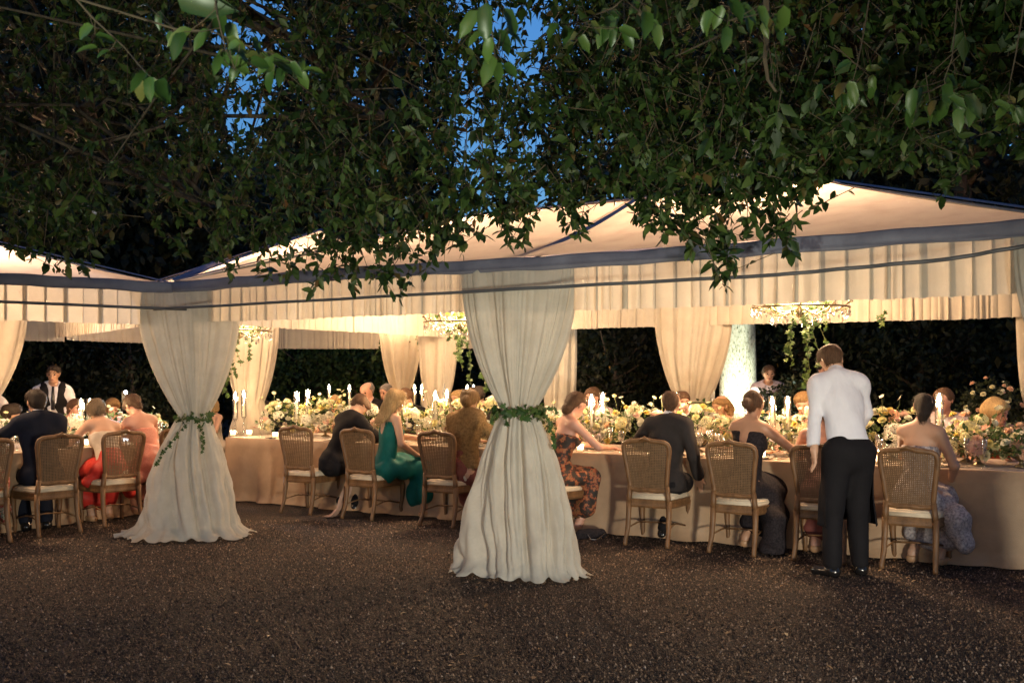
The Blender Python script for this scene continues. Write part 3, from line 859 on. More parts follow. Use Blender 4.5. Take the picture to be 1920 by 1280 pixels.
for side in (0, 1):
    tr = thing('evergreen_oak', ['evergreen oak overhanging the left half of the picture', 'evergreen oak overhanging the right half of the picture'][side], 'tree', ((-8.6, 7.4, 0), (7.6, 3.6, 0))[side], 0)
    base = np.array(tr.location)
    msk = (cpx < 930) if side == 0 else (cpx >= 930)
    P = CP[msk]; low = lowest[msk]
    mb = MB()
    mb.tube([(0, 0, -.1), (0.05, 0, 1), (-.05, .1, 2.4), (0.1, 0.05, 4.0), (.3, 0, 6.0)], [0.42, 0.31, 0.27, 0.24, 0.16], 12)
    mb.build('trunk', M['bark'], tr, smooth=True)
    if side == 0:
        boughs = [([(-8.5, 7.4, 3.9), at(-260, 90, 8.0), at(0, 168, 8.1), at(150, 240, 8.15), at(300, 340, 8.2), at(420, 400, 8.25)], 0.13, 0.03),
                  ([(-8.4, 7.4, 5.4), (-5, 7.2, 5.6), (-2, 7.0, 5.2), (0, 6.6, 4.9)], 0.13, 0.04),
                  ([(-8.4, 7.4, 4.8), (-5.2, 7.4, 4.9), at(330, -60, 7.6), at(560, 90, 7.4), at(720, 220, 7.3)], 0.09, 0.02)]
    else:
        boughs = [([(7.6, 3.6, 4.2), (5, 4.2, 4.9), (2.8, 4.9, 4.9), (0.8, 6.0, 4.6)], 0.14, 0.04),
                  ([(7.6, 3.6, 3.6), at(2000, 60, 4.9), at(1700, 60, 5.3), at(1440, 120, 5.8), at(1330, 330, 6.0)], 0.08, 0.02)]
    # branches are joined to one mesh in the tree's own frame
    l = limb_net(tr, 'limbs', boughs, P, 0.02, 5 + side)
    l.data.transform(Matrix.Translation(-Vector(base)))
    for nm, pp, nl, TV, TF, s0, s1 in (('leaves', P[low], 15, LEAF_V, LEAF_F, 0.040, 0.085), ('inner_leaves', P[~low], 13, np.array(LEAF5_V), np.array(LEAF5_F), 0.042, 0.09)):
        tw, b_, d_, u_, s_ = twig_cluster(pp, rng, nl, s0, s1)
        V_, F_ = scatter(TV, TF, b_ - base, d_, u_, s_)
        tag(mk(nm, V_, F_, M['leaf'], tr), kind='stuff')
        tag(mk('twigs', tw[0] - base, tw[1], M['twig'], tr), kind='stuff')
    tp = tipP[(tipP[:, 0] < 0) == (side == 0)]
    tw, b_, d_, u_, s_ = twig_cluster(tp, rng, 10, 0.055, 0.10, 1.2)
    tag(mk('twigs', tw[0] - base, tw[1], M['twig'], tr), kind='stuff')
    idx = rng.permutation(len(b_)); one = idx[:150]; rest = idx[150:]
    for i in one: leaf_part(LEAF_ME, 'leaf', tr, b_[i] - base, d_[i], u_[i], float(s_[i]))
    V_, F_ = scatter(LEAF_V, LEAF_F, b_[rest] - base, d_[rest], u_[rest], s_[rest])
    tag(mk('hanging_leaves', V_, F_, M['leaf'], tr), kind='stuff')

# ------------------------------------------------------------------ branches close to the camera
BV, BF = big_leaf()
BIG = [new_mesh('leaf', BV, BF, M['leaf_young'], True)]
def near_branch(label, stem, Y, leaves, seed, rad=0.003):
    r = np.random.default_rng(seed)
    s0 = at(stem[0][0], stem[0][1], Y)
    b = thing('leafy_branch', label, 'branch', s0, 0, 'leafy branches close overhead')
    mb = MB()
    pts = [at(x, y, Y + 0.03 * math.sin(i * 2 + seed)) - s0 for i, (x, y) in enumerate(stem)]
    ext = pts[0] + Vector((pts[0] - pts[1])).normalized() * 0.5 + Vector((0, 0, .1))
    mb.tube([ext] + pts, [rad * 1.3] + list(np.linspace(rad, rad * 0.4, len(pts))), 6)
    for (x, y, ln, ang) in leaves:
        p = at(x, y, Y + 0.12 * r.normal()) - s0
        # nearest stem point: a short stalk joins leaf and stem
        q = min((pts[i].lerp(pts[i + 1], k / 4) for i in range(len(pts) - 1) for k in range(5)), key=lambda v: (v - p).length)
        if (q - p).length > 0.006: mb.tube([q, q.lerp(p, .5) + Vector((0, 0, -.004)), p], rad * 0.35, 4)
        a = R(ang)
        d = np.array((math.cos(a), 0.45 * r.normal(), math.sin(a)))
        up = np.array((0.35 * r.normal(), -1.0, 0.55 + 0.35 * r.normal()))
        leaf_part(BIG[0], 'leaf', b, p, d, up, ln / FP * Y * 0.95)
    mb.build('stem', M['twig'], b)
def bunch(x, y, n, sp, ln, r, ang=-90, spread=55):
    return [(x + r.normal() * sp, y + r.normal() * sp * .7, ln * (0.7 + 0.5 * r.random()), ang + r.normal() * spread) for _ in range(n)]
q = np.random.default_rng(21)
near_branch('thin twig at upper left ending in a pale curled leaf bunch', [(135, -10), (178, 38), (232, 88), (275, 138)], 2.6,
            [(176, 50, 58, 195), (180, 42, 30, 70), (178, 66, 44, -10), (184, 92, 46, 175), (205, 95, 30, -160)] + bunch(276, 142, 8, 9, 52, q, -90, 30), 1)
near_branch('big dark leaves at the top edge left of the blue sky gap', [(400, -30), (408, 30), (415, 60), (425, 95), (440, 130)], 2.4,
            [(330, -6, 120, -18), (385, -5, 90, -60), (360, 55, 60, -150), (345, 60, 60, -110), (395, 55, 55, -130), (430, 40, 60, -80), (425, 70, 45, -30)] + bunch(430, 95, 7, 14, 42, q), 2)
near_branch('spray of light green leaves in front of the left sky gap', [(330, 55), (400, 60), (460, 85), (520, 105), (560, 120)], 2.7,
            bunch(440, 95, 5, 16, 44, q) + bunch(495, 110, 8, 20, 48, q, -75) + bunch(545, 125, 6, 16, 44, q, -70) + [(300, 20, 40, -100), (278, 12, 34, 160), (318, 58, 36, -80)], 3)
near_branch('drooping twig of soft leaves hanging before the central sky gap', [(905, -40), (915, 20), (925, 75), (930, 120)], 2.5,
            [(895, 20, 60, -125), (912, 5, 70, -95), (945, 15, 60, -60), (935, 55, 55, -60), (922, 70, 50, -110), (925, 105, 60, -110), (932, 118, 55, -85), (945, 120, 50, -50), (950, 60, 45, -20), (905, 60, 44, -140)], 4)
near_branch('leafy spray at the top edge right of the central sky gap', [(1190, -20), (1150, 15), (1100, 35), (1060, 48)], 2.8,
            bunch(1080, 55, 6, 18, 42, q) + bunch(1150, 45, 8, 24, 46, q) + bunch(1210, 30, 6, 20, 48, q), 5)
near_branch('cluster of bright leaves at the top edge above the tent peak', [(1385, -30), (1375, 10), (1365, 40)], 2.5,
            bunch(1355, 25, 5, 14, 58, q, -95, 30) + bunch(1390, 15, 4, 16, 60, q, -50, 40) + [(1363, 50, 50, -95), (1470, 10, 60, -80)], 6)
near_branch('bare brown stem with leaves at its top, right of centre', [(1438, 20), (1440, 60), (1434, 110), (1440, 150), (1455, 172)], 3.6,
            bunch(1440, 35, 5, 12, 44, q, -60), 7, 0.012)
near_branch('hanging leaf cluster on the right, the inner of two', [(1620, 60), (1610, 110), (1600, 150), (1560, 165)], 4.0,
            bunch(1600, 150, 12, 26, 40, q) + bunch(1560, 165, 7, 18, 38, q), 8)
near_branch('hanging leaf cluster on the right with pointed drooping leaves', [(1790, 60), (1785, 110), (1770, 150), (1780, 180)], 3.8,
            bunch(1720, 175, 7, 18, 46, q, -110, 25) + bunch(1780, 185, 9, 20, 50, q, -80, 30) + bunch(1800, 150, 7, 20, 44, q, -40, 30), 9)
near_branch('small leaf cluster near the right edge', [(1905, 100), (1895, 150), (1890, 185)], 3.8, bunch(1890, 195, 8, 12, 36, q), 10)

# ================================================================== trees and hedges behind
def crown_leaves(c, rad, n, size, r, bottom=0.0, shell=0.55, flat=1.0):
    d = rvec(n, r)
    rr = (shell + (1 - shell) * r.random(n)) 
    bump = 1 + 0.16 * np.sin(d[:, 0] * 6 + c[0]) * np.sin(d[:, 2] * 7 + c[1]) + 0.08 * np.sin(d[:, 1] * 15) 
    P = d * (rr * bump)[:, None] * np.array(rad) + np.array(c)
    P = P[P[:, 2] > bottom]
    m = len(P)
    return P, rvec(m, r) + np.array((0, 0, -.4)), rvec(m, r) * .7 + np.array((0, -.4, .6)), size * (0.7 + 0.6 * r.random(m))
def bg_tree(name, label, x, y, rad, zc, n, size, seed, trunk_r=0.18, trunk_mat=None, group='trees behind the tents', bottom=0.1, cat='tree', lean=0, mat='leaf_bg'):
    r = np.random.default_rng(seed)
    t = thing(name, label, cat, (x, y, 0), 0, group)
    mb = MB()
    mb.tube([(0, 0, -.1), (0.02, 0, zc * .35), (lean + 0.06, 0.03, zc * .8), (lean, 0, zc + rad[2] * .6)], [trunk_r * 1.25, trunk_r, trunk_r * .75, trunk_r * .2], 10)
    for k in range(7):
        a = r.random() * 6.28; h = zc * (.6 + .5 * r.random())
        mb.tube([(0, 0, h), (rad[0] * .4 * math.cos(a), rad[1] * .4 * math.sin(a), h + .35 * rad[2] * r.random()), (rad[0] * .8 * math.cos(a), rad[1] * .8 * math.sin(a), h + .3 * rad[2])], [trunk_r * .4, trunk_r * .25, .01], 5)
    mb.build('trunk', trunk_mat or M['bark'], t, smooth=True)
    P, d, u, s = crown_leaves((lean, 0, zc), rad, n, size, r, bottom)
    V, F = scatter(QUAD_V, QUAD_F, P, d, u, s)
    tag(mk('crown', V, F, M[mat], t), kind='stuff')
    return t
sd = 40
for (nm, lb, px, Y, rad, zc, n, size) in [
    ('evergreen_tree', 'tall dense evergreen behind the far left tent', -60, 17, (2.6, 2.2, 5.5), 5.2, 12000, .24),
    ('cypress_tree', 'dark cypress left of the left sky gap, behind the tents', 290, 19, (1.35, 1.3, 7.0), 6.6, 11000, .24),
    ('cypress_tree', 'dark cypress behind the far left tent roof', 130, 20, (1.5, 1.4, 7.5), 6.8, 11000, .24),
    ('evergreen_tree', 'evergreen behind the ridge of the large tent', 1350, 18.5, (2.0, 1.8, 5.4), 5.4, 10000, .22),
    ('evergreen_tree', 'evergreen filling in behind the right roof slope', 1660, 18, (2.2, 2.0, 5.4), 5.2, 10000, .22),
    ('evergreen_tree', 'tall evergreen rising behind the right edge', 1960, 17, (2.2, 2.0, 5.6), 5.2, 10000, .22),
    ('cypress_tree', 'dark cypress between the two left sky gaps', 640, 20, (1.5, 1.3, 7.5), 7.0, 12000, .24),
    ('cypress_tree', 'slim cypress just left of the central sky gap', 775, 22, (1.0, 0.9, 7.5), 7.2, 9000, .22),
    ('evergreen_tree', 'broad evergreen right of the central sky gap', 1195, 17.5, (1.7, 1.7, 5.2), 5.2, 11000, .2),
    ('evergreen_tree', 'broad evergreen behind the peak of the large tent', 1500, 15.5, (2.3, 2.0, 4.6), 5.0, 9000, .15),
    ('evergreen_tree', 'broad evergreen at the right, behind the tent roof', 1800, 14, (2.2, 2.0, 4.0), 4.6, 9000, .14),
    ('evergreen_tree', 'evergreen at the far right edge, behind the tent', 2120, 13, (2.2, 2.0, 4.4), 4.8, 6000, .14),
    ('evergreen_tree', 'dark evergreen behind the corner tent, left of centre', 470, 21, (1.0, 1.0, 3.2), 2.8, 5000, .15),
    ('evergreen_tree', 'low evergreen below the central sky gap, behind the tents', 905, 24, (2.2, 1.6, 2.6), 2.6, 6000, .16)]:
    p = at(px, 0, Y); sd += 1
    bg_tree(nm, lb, p.x, Y, rad, zc, n, size, sd)
# hedge-like shrubs right behind the tents
for i, (lb, px, Y, rad, zc, n) in enumerate([
    ('laurel shrub seen under the valance right of the middle drape', 1150, 15.2, (1.1, .8, 1.5), 1.6, 5000),
    ('laurel shrub seen under the valance left of the pale trunk', 1250, 15.6, (.9, .8, 1.5), 1.5, 4000),
    ('dark laurel shrub behind the bending waiter', 1560, 15.0, (1.3, .9, 1.6), 1.7, 5000),
    ('dark laurel shrub behind the woman with low dark hair', 1720, 13.6, (0.9, .8, 1.3), 1.9, 4000),
    ('bright green shrub under the corner tent, left of centre', 590, 19.4, (1.1, .8, 1.3), 1.75, 5000),
    ('green shrub under the corner tent, left of the bald guest', 660, 19.0, (.8, .7, 1.2), 1.6, 4000),
    ('dark shrub behind the standing waiter at far left', 110, 17.5, (1.3, .9, 1.6), 1.6, 5000),
    ('dark shrub behind the phone torch at left', 240, 17.0, (1.0, .8, 1.5), 1.6, 4500)]):
    p = at(px, 0, Y); sd += 1
    bg_tree('laurel_shrub', lb, p.x, Y, rad, zc, n, .10, sd, .05, group='shrubs behind the tents', bottom=0.02, cat='shrub', mat='ivy' if 'green' in lb else 'leaf_bg')  # lighter leaves on the green shrubs: lamplight put into their colour
# far wood
r_ = np.random.default_rng(99)
nw = 26000
ang = r_.uniform(-1.15, 1.15, nw); rd = r_.uniform(34, 42, nw)
hz = r_.random(nw) ** .8 * (5.6 + 1.0 * np.sin(ang * 23) + 0.7 * np.sin(ang * 57 + 1) + 3.5 * (np.abs(ang) > .12))
P = np.stack([rd * np.sin(ang), rd * np.cos(ang), hz], -1)
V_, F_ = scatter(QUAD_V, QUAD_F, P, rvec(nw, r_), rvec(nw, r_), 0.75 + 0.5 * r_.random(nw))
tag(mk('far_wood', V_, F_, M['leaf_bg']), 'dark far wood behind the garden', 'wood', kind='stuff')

# pale trunk lit from below behind the tent
tp = at(1383, 0, 13.6)
t = thing('plane_tree', 'thick pale mottled trunk floodlit white behind the tent', 'tree', (tp.x, 13.6, 0), 0)
mb = MB(); rr_ = np.random.default_rng(4)
mb.tube([(0, 0, -.1), (0.0, 0, .3), (0.01, 0, 1.2), (-.01, 0, 2.2), (0.03, 0, 3.5), (.1, 0, 5.5)], [.36, .29, .255, .245, .24, .2], 18)
mb.build('trunk', M['pale_bark'], t, smooth=True)
P, d, u, s = crown_leaves((0, 0.3, 5.8), (1.7, 1.5, 1.9), 5000, .14, rr_)
V_, F_ = scatter(QUAD_V, QUAD_F, P, d, u, s); tag(mk('crown', V_, F_, M['leaf_bg'], t), kind='stuff')
ul = thing('uplight', 'small ground uplight at the foot of the pale trunk', 'garden light', (tp.x - 0.15, 12.75, 0), 0)
mb = MB(); mb.lathe([(0.0, 0.02), (0.07, 0.02), (0.07, 0.14), (0.055, 0.16), (0.05, 0.15), (0.0, 0.15)], 14); mb.build('housing', M['black'], ul)
spot('uplight_beam', (tp.x - 0.15, 12.75, 0.2), (tp.x + 0.02, 13.6, 1.9), 230, (0.92, 1.0, 0.80), 50, 0.6, 0.04)
# lit plants right of the trunk
for i, (px, Y, h) in enumerate([(1450, 12.6, 1.25), (1492, 12.4, 1.45)]):
    p = at(px, 0, Y)
    bg_tree('garden_shrub', ['pale lit shrub just right of the floodlit trunk', 'lit green shrub behind the hanging ivy at right'][i], p.x, Y, (.32, .3, .55), h - .4, 1300, .07, 80 + i, .02, group='lit shrubs by the pale trunk', bottom=.05, cat='shrub')
spot('shrub_beam', (at(1465, 0, 11.9).x, 11.9, 0.15), at(1465, 700, 12.6), 60, (0.85, 1.0, 0.9), 60, 0.6, 0.04, None)

# garden floodlight standing beside the camera
fl = thing('garden_floodlight', 'garden floodlight on a short stake beside the camera', 'garden light', (2.6, -1.2, 0), 0)
mb = MB(); mb.tube([(0, 0, 0), (0, 0, .55)], .015, 8); mb.box((0, -.03, .62), (.24, .08, .18)); mb.build('housing', M['black'], fl)
spot('flood_beam', (2.6, -1.1, .62), (0.5, 7.5, -0.7), FLOOD_P * 1.22, (1.0, 0.92, 0.74), 66, 0.9, 0.28)

fl = thing('garden_floodlight', 'second garden floodlight, aimed up into the oak boughs', 'garden light', (-2.2, -.8, 0), 0)
mb = MB(); mb.tube([(0, 0, 0), (0, 0, .25)], .015, 8); mb.box((0, -.03, .32), (.24, .08, .18)); mb.build('housing', M['black'], fl)
spot('canopy_beam', (-2.2, -.7, .32), (-0.3, 6.0, 5.4), 215, (0.93, 1.0, 0.74), 85, 0.8, 0.12)

# unseen trees added behind and above the camera: they shade the gravel from the evening sky
for i, (x, y, rx, zc) in enumerate([(-7.0, -4.5, 5.5, 8.2), (0.5, -6.5, 5.5, 8.6), (7.5, -4.0, 5.5, 8.2), (-3.0, 1.2, 4.6, 7.6), (4.2, 0.8, 4.6, 7.8)]):
    tx, ty = (x, y) if i < 3 else ((-9.5, 1.5) if i == 3 else (9.5, 0.5))
    t = thing('evergreen_oak', ['evergreen oak added unseen behind the camera, to the left', 'evergreen oak behind the camera', 'evergreen oak added unseen behind the camera, to the right', 'evergreen oak added unseen to spread over the clearing from the left', 'evergreen oak added unseen to spread over the clearing from the right'][i], 'tree', (tx, ty, 0), 0, 'unseen trees added to shade the clearing')
    mb = MB(); mb.tube([(0, 0, -.1), (0, 0, 2), ((x - tx) * .3, (y - ty) * .3, 5.2), (x - tx, y - ty, zc)], [.4, .3, .24, .1], 10); mb.build('trunk', M['bark'], t, smooth=True)
    P, d, u, s = crown_leaves((x - tx, y - ty, zc), (rx, rx * .8, 2.3), 6000, .42, np.random.default_rng(600 + i), 4.6, .2)
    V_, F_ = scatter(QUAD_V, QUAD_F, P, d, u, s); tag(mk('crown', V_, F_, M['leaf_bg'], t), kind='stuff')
# ================================================================== tables
TZ = 0.755
def table(label, o, ux, uy, k0, k1, wid, seed):
    """o: front edge origin, ux: along, uy: towards the far side"""
    r = np.random.default_rng(seed)
    t = thing('banquet_table', label, 'table', (o.x, o.y, 0), 0, 'banquet tables')
    ux = Vector((ux.x, ux.y, 0)); uy = Vector((uy.x, uy.y, 0))
    def P(a, b, z): q = ux * a + uy * b; return (q.x, q.y, z)
    # boards under the cloth in sections
    n = max(2, int((k1 - k0) / 1.8)); rb = 0.05
    path = []
    def seg(a0, b0, a1, b1, nx, ny):
        L = math.hypot(a1 - a0, b1 - b0); m = int(L / 0.03)
        for i in range(m): path.append((a0 + (a1 - a0) * i / m, b0 + (b1 - b0) * i / m, nx, ny))
    seg(k0, 0, k1, 0, 0, -1); seg(k1, 0, k1, wid, 1, 0); seg(k1, wid, k0, wid, 0, 1); seg(k0, wid, k0, 0, -1, 0)
    s = np.arange(len(path)) * 0.03
    f = 1.5 * np.tanh(sum(a * np.sin(s * w_ + r.random() * 6.28) for a, w_ in ((0.5, 2.1), (0.6, 4.3), (0.8, 7.7), (0.7, 12.0), (0.5, 19.0))))
    slow = sum(a * np.sin(s * w_ + r.random() * 6.28) for a, w_ in ((0.6, 0.9), (0.5, 1.7)))
    rows = 14; V = []
    for i, (a, b, nx, ny) in enumerate(path):
        for j in range(rows):
            v = j / (rows - 1)
            z = TZ - v * (TZ - 0.012)
            e = 0.004 + 0.03 * v + 0.018 * f[i] * v ** 1.3 + 0.02 * slow[i] * v + (0.05 * max(0, v - .92) / .08 * (1 + 0.4 * f[i]))
            if j == 0: e = -0.012; z = TZ + 0.0035
            if j == 1: e = 0.004; z = TZ - 0.004
            V.append(P(a + nx * e, b + ny * e, z))
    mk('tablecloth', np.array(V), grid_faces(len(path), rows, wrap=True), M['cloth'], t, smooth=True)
    nu, nv = 60, 10; V = []
    for i in range(nu):
        for j in range(nv):
            V.append(P(k0 + (k1 - k0) * i / (nu - 1) , wid * j / (nv - 1), TZ + 0.0015 * math.sin(i * 1.7 + j)))
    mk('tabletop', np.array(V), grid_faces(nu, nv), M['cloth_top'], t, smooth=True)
    return t
T_D0, T_D1 = 2.22, 3.52
table('long banquet table under floor length tan cloth at centre and right', T(T_D0, 0), U, N, -5.42, 4.75, T_D1 - T_D0, 1)
A2 = Vector((-4.65, 8.9, 0)); UL = Vector((0.474, 0.8805, 0)); NL = Vector((-0.8805, 0.474, 0))
O2 = A2 + NL * 0.47
def TB2(d, k, z=0.0):
    p = O2 + NL * d + UL * k
    return Vector((p.x, p.y, z))
table('banquet table with tan cloth at the left, running away from the camera', O2, UL, NL, -1.1, 2.75, 1.3, 2)
O3 = Vector((-3.3, 15.1, 0))
UX = Vector((1, 0.12, 0)).normalized(); UY = Vector((-0.12, 1, 0)).normalized()
def TB3(d, k, z=0.0):
    p = O3 + UY * d + UX * k
    return Vector((p.x, p.y, z))
table('rear banquet table behind the long one, left of the middle drape', O3, UX, UY, 0, 3.6, 1.2, 3)

# ================================================================== chairs
def prism(mb, outl, z0, z1, s0=1.0, s1=1.0, c=(0, 0.015)):
    n = len(outl)
    V = [((x - c[0]) * s0 + c[0], (y - c[1]) * s0 + c[1], z0) for x, y in outl] + [((x - c[0]) * s1 + c[0], (y - c[1]) * s1 + c[1], z1) for x, y in outl]
    mb.add(V, [tuple(range(n - 1, -1, -1)), tuple(range(n, 2 * n))] + [(i, (i + 1) % n, n + (i + 1) % n, n + i) for i in range(n)])
SEAT = [(-.20, -.215), (.20, -.215), (.222, -.1), (.245, .08), (.25, .18), (.225, .225), (.12, .245), (0, .25), (-.12, .245), (-.225, .225), (-.25, .18), (-.245, .08), (-.222, -.1)]
def by(x, z): return -0.205 - (z - .45) * 0.17 - 0.018 * (1 - (x / .22) ** 2)
HW = [(0.50, .172), (.56, .174), (.66, .186), (.76, .200), (.84, .212), (.88, .210)]
def hw(z): return np.interp(z, [q[0] for q in HW], [q[1] for q in HW])
def make_chair(label):
    t = thing('cane_back_chair', label, 'chair')
    mb = MB()
    side = [(w_, z) for z, w_ in HW] + [(.200, .905), (.172, .922), (.12, .929), (.07, .932), (.035, .940), (0, .948)]
    loop = [(x, z) for x, z in side] + [(-x, z) for x, z in side[-2::-1]] + [(-.09, .490), (0, .496), (.09, .490)]
    mb.tube([(x, by(x, z), z) for x, z in loop], .021, 8, closed=True, flat=.8, up=(0, 1, 0.2))
    mb.tube([(-.05, by(0, .94) - .012, .938), (0, by(0, .95) - .014, .958), (.05, by(0, .94) - .012, .938)], [.008, .020, .008], 6)
    for s in (-1, 1): mb.tube([(s * .174, by(.17, .52), .53), (s * .182, -.215, .43), (s * .186, -.21, .37)], [.022, .024, .026], 8)
    mb.build('back_frame', M['wood'], t, smooth=True)
    mb = MB()
    def top(x): return np.interp(abs(x), [0, .10, .16, .19, .21], [.925, .915, .905, .885, .84])
    nvs, nhs = 24, 28
    for i in range(nvs):
        f = -1 + 2 * (i + .5) / nvs
        xt = f * .195; zt = float(top(xt)); zs = np.linspace(.502, zt, 5)
        dy = .0022 * (1 if i % 2 else -1); pts = []
        for z in zs: x = f * (float(hw(z)) - .012); pts.append((x, by(x, z) + dy, z))
        V = []
        for p in pts: V += [(p[0] - .0042, p[1], p[2]), (p[0] + .0042, p[1], p[2])]
        mb.add(V, [(2 * k, 2 * k + 1, 2 * k + 3, 2 * k + 2) for k in range(4)])
    for i in range(nhs):
        z = .508 + (.915 - .508) * (i + .5) / nhs
        w_ = float(hw(z)) - .010
        while w_ > .03 and float(top(w_)) < z: w_ -= .008
        dy = .0022 * (1 if i % 2 else -1); V = []
        for f in np.linspace(-1, 1, 5):
            x = f * w_; V += [(x, by(x, z) + dy, z - .0042), (x, by(x, z) + dy, z + .0042)]
        mb.add(V, [(2 * k, 2 * k + 2, 2 * k + 3, 2 * k + 1) for k in range(4)])
    mb.build('cane_panel', M['cane'], t)
    mb = MB()
    prism(mb, SEAT, .335, .350, .97, 1.0); prism(mb, SEAT, .351, .372, 1.01, 1.0); prism(mb, SEAT, .373, .386, .985, .985); prism(mb, SEAT, .387, .410, 1.0, 1.012)
    mb.build('seat_frame', M['wood'], t)
    mb = MB()
    prism(mb, SEAT, .411, .430, .96, .965); prism(mb, SEAT, .430, .452, .965, .90); prism(mb, SEAT, .452, .462, .90, .70)
    mb.build('seat_cushion', M['cushion'], t, smooth=True)
    for s in (-1, 1):
        mb = MB(); mb.tube([(s * .186, -.21, .40), (s * .188, -.215, .28), (s * .190, -.235, .14), (s * .196, -.275, .03), (s * .198, -.285, 0)], [.027, .025, .022, .020, .021], 8)
        mb.build('leg', M['wood'], t, smooth=True)
        mb = MB(); mb.tube([(s * .215, .195, .385), (s * .226, .215, .33), (s * .222, .215, .22), (s * .208, .20, .10), (s * .213, .212, .03), (s * .216, .22, 0)], [.034, .031, .024, .018, .020, .022], 8)
        mb.build('leg', M['wood'], t, smooth=True)
    mb = MB()
    for s in (-1, 1): mb.tube([(s * .190, -.235, .15), (s * .17, -.05, .175), (s * .16, .05, .175), (s * .21, .20, .14)], .008, 6)
    mb.tube([(-.165, 0, .175), (0, .02, .18), (.165, 0, .175)], .008, 6)
    mb.build('stretcher', M['wood'], t, smooth=True)
    return t
proto = make_chair('cane chair whose sitter has slid off to its right, at the middle table')
CH_D = 1.97
SEATS = {}
first = True
def place_chair(label, p, rz):
    global first
    c = proto if first else copy_tree(proto)
    first = False
    c.location = (p.x, p.y, 0); c.rotation_euler = (0, 0, rz + random.uniform(-.05, .05))
    tag(c, label, 'chair', 'cane backed dining chairs')
    return c
for key, px, rot, lb in [
    ('E', 558, 6, 'cane chair left of the blonde woman, with a man in black leaning off it'),
    ('F', 676, 2, 'cane chair of the long haired blonde woman in teal'),
    ('G', 824, 0, 'cane chair of the guest in an ochre fur wrap'),
    ('X', 1012, -8, 'cane chair mostly hidden behind the large middle drape'),
    ('H', 1214, 2, 'cane chair of the man in charcoal suit right of the middle drape'),
    ('I', 1378, -2, 'cane chair of the woman with a bun and open backed dark dress'),
    ('J', 1536, 4, 'dark cane chair partly hidden by the standing waiter'),
    ('K', 1709, -3, 'cane chair right of the standing waiter, of a bare backed woman')]:
    a = a_at(px, 1.75)
    SEATS[key] = (T(CH_D, a), PHI + R(rot), a)
    place_chair(lb, T(CH_D, a), PHI + R(rot))
PHIL = math.atan2(-NL.x, NL.y)
for key, q, rot, lb in [
    ('A', (-4.72, 8.95), 14, 'cane chair cut off by the left edge of the picture'),
    ('B', (-4.34, 9.50), 12, 'cane chair of the man in navy suit at the left table'),
    ('C', (-3.97, 10.12), 12, 'cane chair with red silk spilling over it at the left table'),
    ('D', (-3.62, 10.75), 12, 'cane chair half hidden by the left corner drape')]:
    p = Vector((q[0], q[1], 0)) + NL * 0.15
    SEATS[key] = (p, PHIL + R(-rot), 0)
    place_chair(lb, p, PHIL + R(-rot))

# ================================================================== flowers
def petal(V, F, ang, rad, h, wdt, curl, base=0.0):
    b = len(V)
    ca, sa = math.cos(ang), math.sin(ang)
    for t, rr, zz, ww in ((0, base, 0, .25), (.55, base + rad * .55, h * .62, 1.0), (1.0, base + rad, h - curl, .62)):
        for s in (-1, 0, 1):
            x = rr - (0.14 * rad if s else 0) * (1 if t else 0); y = s * wdt * ww
            z = zz + (0.10 * h if s else 0)
            V.append((x * ca - y * sa, x * sa + y * ca, z))
    for i in range(2):
        for j in range(2): F.append((b + 3 * i + j, b + 3 * i + j + 1, b + 3 * (i + 1) + j + 1, b + 3 * (i + 1) + j))
def rose_v():
    V = []; F = []
    for n, rad, h, wd, cu in ((3, .22, .85, .30, -.05), (5, .48, .82, .40, .0), (6, .78, .66, .46, .10), (7, 1.02, .42, .50, .16)):
        for k in range(n): petal(V, F, 6.283 * k / n + n * .7 + .2 * random.random(), rad * random.uniform(.92, 1.06), h * random.uniform(.93, 1.05), wd, cu)
    return V, F
def dahlia_v():
    V = []; F = []
    for l, (n, rad, z) in enumerate(((8, .30, .62), (11, .52, .56), (14, .74, .42), (16, .92, .24), (17, 1.02, .06))):
        for k in range(n):
            a = 6.283 * (k + .5 * (l % 2)) / n + .06 * random.random(); b = len(V); wv = rad * 1.9 / n + .05
            for r_, y, zz in ((rad * .25, 0, z - .12), (rad * .68, wv, z + .05), (rad * 1.0 * random.uniform(.93, 1.05), 0, z + .10), (rad * .68, -wv, z + .05), (rad * .66, 0, z - .03)):
                V.append((r_ * math.cos(a) - y * math.sin(a), r_ * math.sin(a) + y * math.cos(a), zz))
            F += [(b, b + 4, b + 1), (b, b + 3, b + 4), (b + 4, b + 2, b + 1), (b + 4, b + 3, b + 2)]
    return V, F
def hydra_v():
    V = []; F = []
    n = 62
    for i in range(n):
        z = 1 - 1.45 * (i + .5) / n; rr = math.sqrt(max(0, 1 - z * z)); a = i * 2.39996
        c = Vector((rr * math.cos(a), rr * math.sin(a), z * .85)) * random.uniform(.88, 1.04)
        nrm = (c + Vector((random.gauss(0, .2), random.gauss(0, .2), random.gauss(0, .2)))).normalized()
        x = nrm.orthogonal().normalized(); y = nrm.cross(x); th = random.random() * 6
        for k in range(4):
            b = len(V); q = th + k * 1.5708
            e = x * math.cos(q) + y * math.sin(q); f = y * math.cos(q) - x * math.sin(q)
            V += [tuple(c), tuple(c + e * .13 + f * .11 + nrm * .03), tuple(c + e * .23 - nrm * .01), tuple(c + e * .13 - f * .11 + nrm * .03)]
            F.append((b, b + 1, b + 2, b + 3))
    return V, F
def daisy_v():
    V = []; F = []
    for k in range(9):
        petal(V, F, 6.283 * k / 9, .82 * random.uniform(.9, 1.05), .18, .22, .05 * random.random(), .18)
    mb = MB(); mb.lathe([(0.0, .16), (.14, .15), (.2, .08), (.2, 0)], 7); b = len(V)
    V += mb.V; F += [tuple(i + b for i in f) for f in mb.F]
    return V, F
